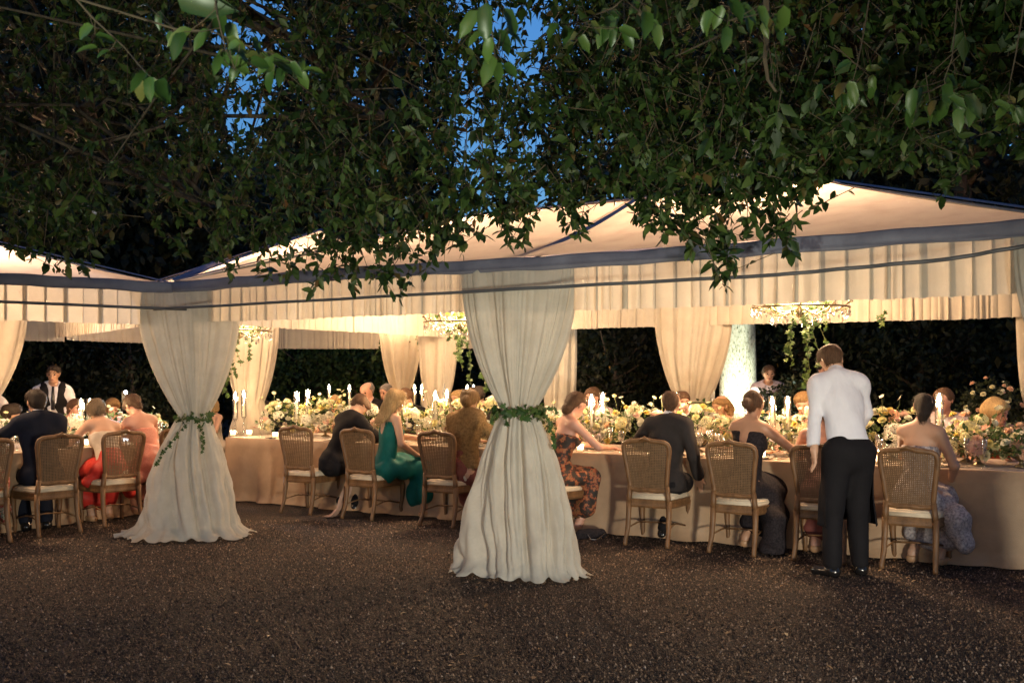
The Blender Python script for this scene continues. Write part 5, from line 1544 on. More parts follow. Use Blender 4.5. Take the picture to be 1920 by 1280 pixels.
def rot(ax, deg): return np.array(Matrix.Rotation(R(deg), 3, ax))

ARMS = {   # elbow, wrist, fingers direction (right arm, x positive)
    'table': ((.27, .20, .84), (.17, .44, .815), (-.4, .9, -.1)),
    'lap': ((.25, .03, .80), (.12, .26, .67), (-.5, .8, -.2)),
    'wide': ((.36, .10, .88), (.30, .36, .82), (-.6, .8, 0)),
    'side': ((.27, -.04, .80), (.26, .12, .60), (-.1, .5, -.9)),
    'chin': ((.24, .30, .84), (.10, .30, 1.05), (-.3, -.1, 1)),
    'raise': ((.27, .28, 1.06), (.16, .40, 1.28), (-.2, .2, 1)),
}
def person(label, pos, rz, outfit, skin_m='skin', hair=('short', 'hair_dark'), lean=10, twist=0, roll=0, head=(0, 0, 0), arms=('table', 'table'), h=.0138, woman=False, tuck=0.10,
           colors=None, scale=1.0, stand=None, extra=(), face=False, seed=0, group='seated dinner guests', dz=0.0, legs=True, show=None):
    """outfit: suit, shirt, dress (strapless), backless, wrap, waiter"""
    colors = colors or {}
    p = thing('person', label, 'person', (pos.x, pos.y, dz), rz, group)
    p.scale = (scale,) * 3
    S = .90 if woman else 1.0
    st = stand is not None
    pel = np.array((0, -.02, .565)) if not st else np.array((0, 0, .93))
    M3 = rot('Z', twist) @ rot('Y', roll) @ rot('X', -lean)
    def up(x, y, z):    # a point of the upper body given above the pelvis centre
        return pel + M3 @ np.array((x, y, z))
    fd = M3 @ np.array((0, 1, 0.0))
    hip = [pel + np.array((s * .088, .0, -.035)) for s in (-1, 1)]
    if not st:
        kn = [np.array((s * .105, .40, .525)) for s in (-1, 1)]
        an = [np.array((s * .10, .40 - tuck * 2 + .02 * s, .085)) for s in (-1, 1)]
        toe = [an[i] + np.array((s * .02, .15, -.045)) for i, s in enumerate((-1, 1))]
    else:
        kn, an, toe = [[np.array(v) for v in stand[q]] for q in ('knee', 'ankle', 'toe')]
    waist, chest, neck0 = up(0, .005, .17), up(0, .012, .37), up(0, -.005, .535)
    sh = [up(s * .172 * S, -.005, .492) for s in (-1, 1)]
    hM = M3 @ rot('Z', head[0]) @ rot('X', -head[1]) @ rot('Y', head[2])
    hc = up(0, .035, .69) + hM @ np.array((0, .0, 0)) * 0
    def hp(x, y, z): return hc + hM @ np.array((x, y, z))
    hx = hM @ np.array((1, 0, 0)); hy = hM @ np.array((0, 1, 0))
    hands = []
    el, wr = [], []
    for i, s in enumerate((-1, 1)):
        a = arms[i]
        if isinstance(a, str):
            e, w_, f = ARMS[a]
            e = np.array(e) * (s, 1, 1); w_ = np.array(w_) * (s, 1, 1); f = np.array(f) * (s, 1, 1)
            sh0 = np.array((s * .172 * S, -.025, 1.057)); off = sh[i] - sh0
            e = e + off * .75; w_ = w_ + off * (.35 if a != 'raise' else .8)
            if a in ('table', 'wide'): w_[2] = max(w_[2], .80)
        else:
            e, w_, f = [np.array(q, float) for q in a]
        el.append(e); wr.append(w_)
        f = f / np.linalg.norm(f)
        side = np.cross(f, np.array((0, 0, 1.0))); side = side / (np.linalg.norm(side) + 1e-6)
        if st: side = np.array((0.25, 0.97, 0.0)); side = side - f * (side @ f); side /= np.linalg.norm(side)
        nrm = np.cross(side, f)
        hands.append((f, side, nrm))
    def arm_caps(inf, frac=1.0, only=None):
        c = []
        for i in (0, 1):
            if only is not None and i != only: continue
            w_ = el[i] + (wr[i] - el[i]) * frac
            c += [cap(sh[i], el[i], .052 * S + inf, .041 * S + inf, k=.03), cap(el[i], w_, .041 * S + inf, (.041 - .013 * frac) * S + inf, k=.02)]
        return c
    def hand_caps(i):
        f, sd, nr = hands[i]; w_ = wr[i]; g = S
        pc_ = w_ + f * .075
        c = [cap(w_, w_ + f * .04, .026 * g, .028 * g, .8, nr, .015), cap(w_ + f * .035, pc_, .034 * g, .037 * g, .42, nr, .012)]
        sgn = 1 if i else -1
        for q, (o_f, l) in enumerate(((-.030, .058), (-.010, .070), (.010, .076), (.029, .068))):
            b0 = pc_ + sd * o_f * .95; b1 = b0 + f * l * .55 + sd * o_f * .12 - nr * .010 * sgn; b2 = b1 + f * l * .5 - nr * .018 * sgn
            c += [cap(b0, b1, .0098 * g, .0088 * g, k=.006), cap(b1, b2, .0088 * g, .0072 * g, k=.004)]
        th = w_ + f * .03 + sd * .026
        t1 = th + f * .03 + sd * .024 - nr * .008 * sgn
        c += [cap(th, t1, .013 * g, .011 * g, k=.01), cap(t1, t1 + f * .030 + sd * .006, .0105 * g, .008 * g, k=.004)]
        return c
    lx = np.array((1.0, 0, 0)); 
    torso = lambda inf: [cap(pel + (0, -.005, -.03), waist, .150 * (1.04 if woman else .97) + inf, .122 * S + inf, .74, fd, .04), cap(waist, chest, .122 * S + inf, .150 * S + inf, .70, fd, .04), cap(chest, up(0, 0, .455), .150 * S + inf, .120 * S + inf, .68, fd, .04),
                         cap(up(-.115 * S, -.008, .487), up(.115 * S, -.008, .487), .062 * S + inf, None, .92, fd, .04)] + [cap(up(s * .035, -.02, .545), up(s * .150 * S, -.012, .500), .040 * S + inf * .8, .045 * S + inf * .8, 1, fd, .05) for s in (-1, 1)]
    if woman: bust = [cap(up(s * .065, .075, .355), up(s * .065, .085, .35), .058, .05, k=.03) for s in (-1, 1)]
    else: bust = []
    nk = cap(neck0 + M3 @ np.array((0, -.005, -.05)), hp(0, -.018, -.045), .062 * S, .052 * S, k=.03)
    legc = lambda inf, fr=1.0: sum([[cap(hip[i], kn[i], .088 + inf, .060 + inf, k=.04), cap(kn[i], kn[i] + (an[i] - kn[i]) * fr, .058 + inf, .058 + (.040 - .058) * fr + inf, k=.03)] for i in (0, 1)], [])
    foot = lambda inf: sum([[cap(an[i], an[i] + np.array((0, -.02, -.045)), .038 + inf, .036 + inf, k=.02), cap(an[i] + np.array((0, -.015, -.05)), toe[i] * (1, 1, 0) + np.array((0, 0, .028)), .036 + inf, .028 + inf, k=.02)] for i in (0, 1)], [])
    hs = 1.0
    headc = [cap(hp(0, -.030, .028), hp(0, .022, .034), .080, .074, .94, hx, .03), cap(hp(0, .030, -.015), hp(0, .048, -.062), .060, .042, k=.03), cap(hp(0, .05, -.072), hp(0, .068, -.090), .036, .024, k=.02),
             cap(hp(0, .092, .005), hp(0, .108, -.030), .009, .0135, k=.012), cap(hp(-.02, .085, -.058), hp(.02, .085, -.058), .011, .011, .8, (0, 0, 1), k=.010),
             cap(hp(-.03, .082, .028), hp(.03, .082, .028), .013, .013, k=.014)]
    headc += [cap(hp(s * .079, -.012, .012), hp(s * .078, -.006, -.022), .021, .014, .35, hx, .008) for s in (-1, 1)]
    eyes = [cap(hp(s * .032, .103, .010), hp(s * .033, .101, .010), .014, k=.01) for s in (-1, 1)]
    body = torso(0) + bust + [nk] + headc + arm_caps(0) + hand_caps(0) + hand_caps(1)
    if legs: body += legc(0) + foot(0)
    solid('body', body, h, M[skin_m], p, subs=eyes)
    if face:
        mb = MB()
        for s in (-1, 1):
            mb = MB(); c_ = hp(s * .032, .087, .010)
            mb.lathe([(0, -.011), (.008, -.008), (.011, 0), (.008, .008), (0, .011)], 8, tuple(c_)); mb.build('eye', M['eye'], p, smooth=True)
            mb = MB(); mb.tube([hp(s * .014, .098, .034), hp(s * .032, .099, .039), hp(s * .050, .088, .033)], .0042, 5); mb.build('eyebrow', M[hair[1]] if hair[1] != 'hair_blonde' else M['hair_gold'], p)
        mb = MB(); mb.tube([hp(-.024, .090, -.058), hp(0, .099, -.056), hp(.024, .090, -.058)], [.003, .007, .003], 6); mb.build('mouth', M['lips'], p)
    # hair
    style, hm = hair
    hm = M[hm]
    cr = [cap(hp(0, -.032, .032), hp(0, .016, .044), .091, .083, .95, hx, .03)]
    nrm = hM @ np.array((0, .80, -.60)); n0 = float(nrm @ hc)
    earc = [cap(hp(s * .085, .02, -.02), hp(s * .085, .06, .0), .035, k=.01) for s in (-1, 1)]
    wr_ = .014
    if style == 'short':
        solid('hair', cr + [cap(hp(0, -.065, -.005), hp(0, -.055, -.035), .058, .045, .95, hx, .02)], .0105, hm, p, cuts=[(nrm, n0 + .032)], subs=earc, wrinkle=wr_, seed=seed)
    elif style == 'receding':
        n2 = hM @ np.array((0, .35, .94)); 
        solid('hair', cr + [cap(hp(0, -.065, -.01), hp(0, -.055, -.035), .055, .045, .95, hx, .02)], .009, hm, p, cuts=[(nrm, n0 - .005), (n2, float(n2 @ hc) + .060)], subs=earc, wrinkle=.003, seed=seed)
    elif style == 'curly':
        solid('hair', [cap(hp(0, -.035, .04), hp(0, .03, .06), .098, .090, .95, hx, .03), cap(hp(0, -.075, .0), hp(0, -.075, -.05), .062, .05, 1, hx, .02)], .0105, hm, p, cuts=[(nrm, n0 + .034)], subs=earc, wrinkle=.016, seed=seed)
    elif style == 'bun':
        solid('hair', cr + [cap(hp(0, -.075, -.02), hp(0, -.07, -.03), .055, .05, k=.03), cap(hp(0, -.118, -.005), hp(0, -.125, -.015), .050, k=.012)], .0105, hm, p, cuts=[(nrm, n0 + .030)], wrinkle=wr_, seed=seed)
    elif style == 'lowbun':
        solid('hair', cr + [cap(hp(0, -.08, -.02), hp(0, -.075, -.06), .060, .052, k=.03), cap(hp(.0, -.095, -.075), hp(0, -.09, -.095), .052, .042, k=.015)], .0105, hm, p, cuts=[(nrm, n0 + .030)], wrinkle=wr_, seed=seed)
    elif style == 'long':
        b = lambda x, y, z: up(x, y, z)
        solid('hair', cr + [cap(hp(0, -.075, .0), hp(0, -.085, -.10), .078, .082, .8, hy, .03), cap(hp(0, -.085, -.10), b(.01, -.105, .42), .085, .092, .6, fd, .03), cap(b(.01, -.105, .42), b(-.01, -.115, .27), .092, .050, .5, fd, .03),
                            cap(hp(.07, .02, -.03), b(.10, .01, .47), .034, .030, k=.02), cap(hp(-.07, .02, -.03), b(-.10, .0, .46), .034, .030, k=.02)], .0105, hm, p, cuts=[(nrm, n0 + .036)], wrinkle=.018, seed=seed)
    elif style == 'bob':
        solid('hair', [cap(hp(0, -.035, .04), hp(0, .03, .055), .100, .094, .98, hx, .03), cap(hp(0, -.06, .0), hp(0, -.06, -.07), .092, .080, .95, hx, .03)], .0105, hm, p, cuts=[(nrm, n0 + .040)], wrinkle=.010, seed=seed)
    if not face or stand:      # loose strands over the hair
        ho = [c for c in p.children if c.name.startswith('hair')]
        if ho:
            me = ho[0].data; nv = len(me.vertices); r = np.random.default_rng(seed + 70)
            co = np.empty(nv * 3, np.float32); me.vertices.foreach_get('co', co); co = co.reshape(-1, 3)
            no = np.array([v.normal[:] for v in me.vertices], np.float32)
            ns = 800 if style in ('long', 'bob') else 420
            ix = r.integers(0, nv, ns); c0 = co[ix]; n0_ = no[ix]
            cen = np.array(hp(0, -.08, .06)); flow = c0 - cen; flow[:, 2] -= .10
            flow += .02 * r.normal(size=flow.shape)
            flow -= n0_ * np.sum(flow * n0_, 1, keepdims=True); flow /= np.linalg.norm(flow, axis=1, keepdims=True) + 1e-6
            L = (.030 + .04 * r.random((ns, 1))) * (1.5 if style == 'long' else (.6 if style in ('short', 'receding') else 1))
            sd = np.cross(n0_, flow); w_ = .0019
            pts = [c0 + n0_ * .001, c0 + flow * L * .5 + n0_ * .0045 + sd * .004 * r.normal(size=(ns, 1)), c0 + flow * L + n0_ * (.003 + .006 * r.random((ns, 1))) + sd * .008 * r.normal(size=(ns, 1))]
            V = np.stack([pts[0] - sd * w_, pts[0] + sd * w_, pts[1] - sd * w_, pts[1] + sd * w_, pts[2]], 1).reshape(-1, 3)
            F = []
            for i in range(ns): b_ = 5 * i; F += [(b_, b_ + 1, b_ + 3, b_ + 2), (b_ + 2, b_ + 3, b_ + 4)]
            tag(mk('hair_strands', V, F, hm, p), kind='stuff')
    arms_fine = h < .008
    # clothes
    C_ = lambda k, d: M[colors.get(k, d)]
    hc_ = .0155
    necks = [cap(neck0 + M3 @ np.array((0, .01, -.03)), hp(0, -.01, -.02), .066, .066, k=.01)]
    coll = [cap(up(0, -.012, .535), up(0, -.006, .572), .067, .061, .95, fd, .01)]
    if outfit in ('suit', 'shirt', 'waiter'):
        solid('trousers', [cap(pel + (0, -.005, -.02), up(0, 0, .04), .158, .126, .76, fd, .04)] + legc(.020 if not st else .024, .97)[::1 if legs else 2], hc_, C_('trousers', 'blacksuit'), p, wrinkle=.006, seed=seed + 1)
        for i in (0, 1) if legs else ():
            solid('shoe', foot(.008)[2 * i:2 * i + 2] + [cap(toe[i] * (1, 1, 0) + np.array((0, 0, .022)), toe[i] * (1, 1, 0) + np.array((0, .035, .02)), .032, .024, k=.02)], .010, M['shoe'], p, cuts=[((0, 0, -1), 0.0)])
        if outfit == 'suit':
            if face: solid('shirt', torso(.006) + coll + arm_caps(.007, .99), hc_, C_('shirt', 'shirt'), p, subs=[cap(neck0, hp(0, 0, 0), .052, k=.01)])
            solid('jacket', torso(.024) + arm_caps(.021, .93) + [cap(sh[i], sh[i], .068, k=.03) for i in (0, 1)] + ([cap(hip[i] + (0, .0, .02), hip[i] + (0, .06, -.01), .105, .10, k=.06) for i in (0, 1)]), hc_, C_('jacket', 'charcoal'), p,
                  subs=[cap(neck0 + M3 @ np.array((0, .012, -.02)), hp(0, .02, 0), .072, .075, k=.01), cap(up(0, .10, .50), up(0, .16, .20), .055, .012, k=.01)], cuts=[((0, 0, -1), -.47 if not st else -.80)], wrinkle=.011, seed=seed + 2)
            solid('collar', [cap(up(0, -.010, .548), up(0, -.004, .580), .066, .061, .95, fd, .01)], .008, C_('shirt', 'shirt'), p, subs=[cap(neck0, hp(0, 0, -.02), .050, .048, k=.01)])
        else:
            solid('collar', [cap(up(0, -.012, .552), up(0, -.004, .585), .066, .061, .95, fd, .01)], .008, C_('shirt', 'shirt'), p, subs=[cap(neck0, hp(0, 0, -.02), .050, .048, k=.01)])
            solid('shirt', torso(.016) + coll + arm_caps(.011, .97) + [cap(sh[i] + (el[i] - sh[i]) * .08, sh[i] + (el[i] - sh[i]) * .2, .063, k=.05) for i in (0, 1)], hc_ if not arms_fine else .009, C_('shirt', 'shirt'), p, subs=[cap(neck0 + M3 @ np.array((0, .02, 0)), hp(0, .02, 0), .054, k=.01)], wrinkle=.012, seed=seed + 2,
                  cuts=[(tuple(-(M3 @ np.array((0, 0, 1.0)))), -float((M3 @ np.array((0, 0, 1.0))) @ up(0, 0, .035)))])
        if 'tie' in colors:
            mb = MB(); mb.tube([up(0, .082, .535), up(0, .125, .47), up(0, .150, .36), up(0, .138, .24)], [.016, .020, .028, .030], 6, flat=.35); mb.build('tie', M[colors['tie']], p)
        if 'bow' in colors:
            mb = MB(); mb.tube([up(-.05, .075, .535), up(-.025, .088, .535), up(0, .092, .535), up(.025, .088, .535), up(.05, .075, .535)], [.020, .018, .008, .018, .020], 6, flat=.6); mb.build('bow_tie', M[colors['bow']], p)
        if 'vest' in colors:
            solid('waistcoat', torso(.026), hc_, M[colors['vest']], p, subs=[cap(up(0, .10, .56), up(0, .17, .24), .075, .02, k=.01), cap(neck0, hp(0, 0, 0), .085, k=.01)] + [cap(sh[i] + (sh[i] - chest) * .1, sh[i] + (sh[i] - chest) * .6, .075, k=.01) for i in (0, 1)], cuts=[(tuple(-(M3 @ np.array((0, 0, 1.0)))), -float((M3 @ np.array((0, 0, 1.0))) @ up(0, 0, .05)))])
        if outfit == 'waiter':
            V = []; na, nz_ = 46, 26; r = np.random.default_rng(3)
            for i in range(na):
                th = R(-104 + 208 * i / (na - 1))
                for j in range(nz_):
                    v = j / (nz_ - 1); c_ = up(0, .0, .03) * (1 - min(1, v * 3)) + pel * min(1, v * 3); z = up(0, 0, .03)[2] * (1 - v) + .36 * v
                    fold = .014 * v * math.sin(5 * th + 1.3) + .009 * v * math.sin(11 * th + 4 * v) + .006 * math.sin(3 * th + 9 * v)
                    rx, ry = .158 + .055 * v + fold, .122 + .075 * v + fold
                    V.append((c_[0] + rx * math.sin(th), c_[1] + .01 + ry * math.cos(th), z + .02 * v * math.cos(th)))
            o_ap = mk('apron', np.array(V), grid_faces(na, nz_), M['blacksuit'], p, smooth=True)
            so = o_ap.modifiers.new('thick', 'SOLIDIFY'); so.thickness = .004
            mb = MB(); mb.tube([up(-.058, .0, .563), up(0, -.068, .570), up(.058, .0, .563)], .007, 6); mb.build('apron_strap', M['blacksuit'], p)
    else:
        zt = {'dress': .385, 'backless': .46, 'wrap': .33, 'sleeved': .5}[outfit]
        ax_ = M3 @ np.array((0, 0, 1.0)); o_ = float(ax_ @ up(0, 0, zt))
        dm = C_('dress', 'cream')
        subs = []
        bod = torso(.012) + [cap(c[0], c[1], c[2] + .012, c[3] + .012, c[4], c[5], c[6]) for c in bust]
        if outfit == 'backless': subs = [cap(up(0, -.16, .50), up(0, -.16, .22), .105, .06, k=.01), necks[0]]
        if outfit == 'sleeved': bod += arm_caps(.013, .9); subs = necks
        solid('bodice', bod, hc_, dm, p, cuts=[(tuple(ax_), o_)], subs=subs, wrinkle=.004, seed=seed)
        sk = [cap(pel + (0, -.01, -.02), pel + (0, .05, -.03), .150, .145, .85, (0, 0, 1), .04), cap(pel + (0, -.008, -.03), up(0, .003, .10), .175, .140, .78, fd, .04)]
        for i, s in enumerate((-1, 1)):
            sk += [cap(hip[i], kn[i], .095, .085, k=.05), cap(kn[i], kn[i] * .35 + an[i] * .65 + np.array((s * .02, 0, 0)), .088, .115, k=.06)]
        mk_ = (kn[0] + kn[1]) / 2; ma_ = (an[0] + an[1]) / 2
        sk += [cap(pel, mk_ + (0, .01, .0), .12, .105, k=.05), cap(mk_, mk_ * .3 + ma_ * .7, .105, .13, k=.05)]
        sk += [cap(a_, b_, r0_, r1_, k=.05) for a_, b_, r0_, r1_ in extra]
        solid('skirt', sk, .018, C_('skirt', colors.get('dress', 'cream')), p, cuts=[((0, 0, -1), -.02 if extra else -.10)], wrinkle=.026, seed=seed + 3)
        for i in (0, 1) if legs else ():
            solid('shoe', foot(.006)[2 * i:2 * i + 2], .010, M['shoe_tan'], p, cuts=[((0, 0, -1), 0.0), ((0, 0, 1), .062)])
        if outfit == 'wrap':
            solid('wrap', torso(.045) + arm_caps(.034, .8) + [cap(sh[i], sh[i], .085, k=.04) for i in (0, 1)], .012, C_('wrap', 'fur'), p, subs=[cap(neck0 + M3 @ np.array((0, .03, .01)), hp(0, .03, 0), .075, k=.01)], wrinkle=.022, seed=seed + 4, cuts=[((0, 0, -1), -.58)])
            me = [c for c in p.children if c.name.startswith('wrap')][0].data; nv = len(me.vertices); r = np.random.default_rng(5); ns = 4500
            co = np.empty(nv * 3, np.float32); me.vertices.foreach_get('co', co); co = co.reshape(-1, 3); no = np.array([v.normal[:] for v in me.vertices], np.float32)
            ix = r.integers(0, nv, ns); c0 = co[ix]; n_ = no[ix]; fl = np.array((0, 0, -1.0)) + .5 * r.normal(size=(ns, 3)); sd = np.cross(n_, fl); sd /= np.linalg.norm(sd, axis=1, keepdims=True) + 1e-6
            L = .02 + .025 * r.random((ns, 1)); V = np.stack([c0 - sd * .0025, c0 + sd * .0025, c0 + n_ * L * .6 + fl * L * .6], 1).reshape(-1, 3)
            tag(mk('fur', V, np.arange(3 * ns).reshape(-1, 3), C_('wrap', 'fur'), p), kind='stuff')
    return p

def at_seat(k, dx=0.0, dy=0.0):
    p, rz, a = SEATS[k]
    return p + Vector((math.cos(rz) * dx - math.sin(rz) * dy, math.sin(rz) * dx + math.cos(rz) * dy, 0)), rz

# ---- front row, backs to the camera
p_, r_z = at_seat('E', .30, .02)
person('man in black suit leaning far forward off the first cane chair', p_, r_z - .25, 'suit', hair=('short', 'hair_brown'), lean=27, twist=-8, head=(0, 30, 0), arms=('table', 'table'), colors={'jacket': 'blacksuit'}, seed=1)
p_, r_z = at_seat('F', .16, .02)
person('woman with long wavy blonde hair in a teal skirt', p_, r_z - .75, 'backless', hair=('long', 'hair_blonde'), lean=6, twist=14, roll=3, head=(5, 5, 0), arms=('table', 'lap'), woman=True, colors={'dress': 'teal', 'skirt': 'teal'}, seed=2, tuck=.02, h=.012)
p_, r_z = at_seat('G', .12, .02)
person('guest wrapped in ochre fur with hair pinned up', p_, r_z - .1, 'wrap', hair=('bun', 'hair_gold'), lean=8, head=(20, 5, 6), woman=True, colors={'dress': 'cream', 'skirt': 'wine_dress', 'wrap': 'fur'}, seed=3)
p_, r_z = at_seat('X', .02, .08)
person('guest in an orange and black print dress behind the middle drape', p_, r_z - .5, 'dress', 'skin_pink', hair=('lowbun', 'hair_brown'), lean=16, head=(20, 10, 0), woman=True, colors={'dress': 'autumn', 'skirt': 'autumn'}, seed=4, tuck=.12)
p_, r_z = at_seat('H', .06, .04)
person('man in charcoal suit with brown hair, back to camera, right of middle drape', p_, r_z - .10, 'suit', hair=('short', 'hair_brown'), lean=7, roll=2, head=(14, 4, 0), arms=('wide', 'side'), colors={'jacket': 'charcoal'}, seed=5, h=.012)
p_, r_z = at_seat('I', .02, .04)
person('woman with brown bun and open backed dark dress', p_, r_z - .3, 'backless', 'skin_tan', hair=('bun', 'hair_brown'), lean=8, head=(12, 6, 0), arms=('table', 'wide'), woman=True, colors={'dress': 'blackdress', 'skirt': 'blackdress'}, seed=6, h=.012, tuck=.13, extra=[((.14, .15, .45), (.26, .02, .25), .10, .09), ((.26, .02, .25), (.30, -.02, .05), .09, .12)])
p_, r_z = at_seat('J', -.02, .05)
person('bare shouldered woman bending forward, left of the standing waiter', p_, r_z, 'dress', 'skin_pink', hair=('lowbun', 'hair_brown'), lean=30, twist=10, head=(20, 22, 0), woman=True, colors={'dress': 'wine_dress'}, seed=7)
p_, r_z = at_seat('K', .02, .04)
person('woman with bare back and low dark hair in white lace skirt', p_, r_z - .3, 'dress', 'skin', hair=('lowbun', 'hair_dark'), lean=5, head=(28, 8, 3), arms=('table', 'lap'), woman=True, colors={'dress': 'lace', 'skirt': 'lace'}, seed=8, h=.012, tuck=.15, extra=[((.14, .10, .48), (.27, .05, .38), .10, .09), ((.27, .05, .38), (.33, .06, .20), .09, .08)])
p_, r_z = at_seat('A', .10, .02)
person('woman in floral print jacket cut off by the left edge', p_, r_z - .2, 'sleeved', hair=('bun', 'hair_blonde'), lean=34, roll=-14, head=(-20, 15, 0), woman=True, colors={'dress': 'floral', 'skirt': 'floral'}, seed=9)
p_, r_z = at_seat('B', -.02, .05)
person('man in navy suit with short dark hair at the left table', p_, r_z - .15, 'suit', hair=('short', 'hair_dark'), lean=9, roll=-2, head=(5, 2, 0), arms=('wide', 'table'), colors={'jacket': 'navy', 'trousers': 'navy'}, seed=10, h=.012)
p_, r_z = at_seat('C', .02, .06)
person('ash haired woman in red skirt bending over the left table', p_, r_z, 'dress', 'skin', hair=('bob', 'hair_ash'), lean=33, roll=6, head=(-25, 30, 0), woman=True, colors={'dress': 'cream', 'skirt': 'red'}, seed=11, extra=[((-.12, .05, .47), (-.24, -.02, .44), .09, .06), ((.12, .02, .46), (.20, -.05, .30), .08, .05)])
p_, r_z = at_seat('D', -.14, .06)
person('guest in coral sequins with brown hair beside the left corner drape', p_, r_z, 'dress', 'skin_pink', hair=('lowbun', 'hair_brown'), lean=26, roll=-4, head=(0, 24, 0), woman=True, colors={'dress': 'coral', 'skirt': 'coral'}, seed=12, extra=[((.0, .05, .47), (-.2, .0, .44), .10, .09)])

# ---- far side of the long table, facing the camera
FAR = PHI + math.pi
def far(px, d, label, outfit, py=None, **k):
    p = T(d, a_at(px, d))
    dz = 0.0
    if py is not None:     # cushions and build differ: seat the head where it is
        Yh = p.y - .03; z = CAMZ + (705 - py) / FP * Yh
        k['scale'] = max(.86, min(1.12, z / 1.375))
    person(label, p, FAR + R(k.pop('turn', 0)), outfit, h=.0140, face=True, legs=False, group='guests on the far side of the long table', **k)
far(493, 3.85, 'far guest with flushed face left of the twin tapers, turned right', 'suit', 722, skin_m='skin_pink', hair=('short', 'hair_brown'), head=(-25, 5, 0), seed=21, turn=20)
far(640, 3.85, 'far woman in pale dress behind flowers left of the blonde', 'dress', 740, skin_m='skin_pink', hair=('lowbun', 'hair_blonde'), woman=True, head=(10, 10, 0), seed=22)
far(700, 4.3, 'bald older man facing the camera, left of the slim drape', 'suit', 714, skin_m='skin_pink', hair=('receding', 'hair_grey'), colors={'jacket': 'blacksuit', 'tie': 'black'}, head=(5, 8, 0), seed=23)
far(778, 3.8, 'far guest bending head down behind the taper pair', 'suit', 724, hair=('short', 'hair_brown'), lean=16, head=(-10, 30, 0), colors={'jacket': 'blacksuit'}, seed=24)
far(908, 3.8, 'man in white shirt and black tie left of the middle drape', 'suit', 722, hair=('short', 'hair_dark'), head=(-30, 4, 0), colors={'jacket': 'blacksuit', 'tie': 'black'}, seed=25, turn=-10)
far(1120, 3.85, 'far guest behind the taper pair right of the middle drape', 'shirt', 722, skin_m='skin_pink', hair=('short', 'hair_brown'), colors={'shirt': 'lilac'}, head=(10, 5, 0), seed=26)
far(1288, 3.95, 'far man with dark jacket under the back drape, turned left', 'suit', 730, skin_m='skin_pink', hair=('short', 'hair_brown'), head=(35, 6, 0), colors={'jacket': 'charcoal'}, seed=27)
far(1358, 3.85, 'far woman in front of the floodlit trunk', 'dress', 738, skin_m='skin_tan', hair=('long', 'hair_gold'), woman=True, head=(-15, 10, 0), seed=28)
far(1512, 3.85, 'far woman in pale lilac left of the waiter, head bowed', 'sleeved', 732, skin_m='skin_pink', hair=('bun', 'hair_gold'), woman=True, lean=10, head=(10, 18, 0), colors={'dress': 'lilac'}, seed=29)
far(1772, 3.95, 'far man in pale jacket behind the single tall taper', 'suit', 725, skin_m='skin_pink', hair=('short', 'hair_brown'), head=(-15, 5, 0), colors={'jacket': 'lilac', 'shirt': 'shirt'}, seed=30)
far(1872, 3.75, 'blonde woman in coral dress at right, head turned left', 'dress', 743, skin_m='skin_pink', hair=('bob', 'hair_blonde'), woman=True, lean=14, head=(60, 12, 0), colors={'dress': 'coral2'}, seed=31)
far(405, 3.8, 'blonde head just right of the left corner drape', 'dress', 752, skin_m='skin', hair=('bob', 'hair_blonde'), woman=True, head=(-40, 12, 0), seed=32)
far(868, 4.5, 'fair haired guest on the rear side against the middle drape', 'dress', 728, skin_m='skin', hair=('lowbun', 'hair_blonde'), woman=True, head=(0, 4, 0), colors={'dress': 'blackdress'}, seed=33)
far(735, 4.6, 'grey haired guest beside the bald man, below the slim drape', 'suit', 717, skin_m='skin_pink', hair=('short', 'hair_grey'), head=(0, 0, 0), colors={'jacket': 'navy'}, seed=34)

# ---- left table: bearded man, far side, phone
def lfar(px, d, label, outfit, turn=0, py=None, **k):
    p = l_table(px, d); p.z = 0
    if py is not None: k['scale'] = max(.86, min(1.12, (CAMZ + (705 - py) / FP * p.y) / 1.375))
    return person(label, p, PHIL + math.pi + R(turn), outfit, h=.0140, face=True, legs=False, group='guests on the far side of the left table', **k)
lfar(2, .95 + .7, 'bearded man with curly hair and black bow tie at the left edge', 'suit', 25, 758, hair=('curly', 'hair_dark'), head=(48, 6, 0), colors={'jacket': 'blacksuit', 'bow': 'black'}, seed=41)
lfar(128, 1.65, 'far guest with flushed face beside the head of the man in navy', 'dress', 0, 745, skin_m='skin_pink', hair=('lowbun', 'hair_brown'), woman=True, seed=42)
lfar(205, 1.70, 'far guest in coral leaning in, left of the phone torch', 'sleeved', -30, 742, skin_m='skin_pink', hair=('bob', 'hair_gold'), woman=True, lean=18, colors={'dress': 'coral2'}, seed=43)
ph = lfar(252, 1.60, 'dark haired guest holding up a phone with its torch on', 'suit', -60, 752, hair=('short', 'hair_dark'), lean=10, arms=('raise', 'table'), colors={'jacket': 'shirt'}, seed=44)
pp = at(234, 735, l_table(250, 1.4).y - .28)
t = thing('smartphone', 'phone held up with its white torch shining at the left table', 'phone', pp, .2)
mb = MB(); mb.box((0, 0, -.055), (.07, .009, .145)); mb.build('case', M['black'], t)
mb = MB(); mb.lathe([(0, 0), (.017, .0005), (.017, .003), (0, .004)], 12)
tl = mb.build('torch', M['phone_light'], t, rot=(R(90), 0, 0), loc=(0.012, -.006, .0))
spot('torch_beam', (0, -.02, 0), (0, -1.2, -.35), 40, (.8, .88, 1.0), 110, .6, .02, t)

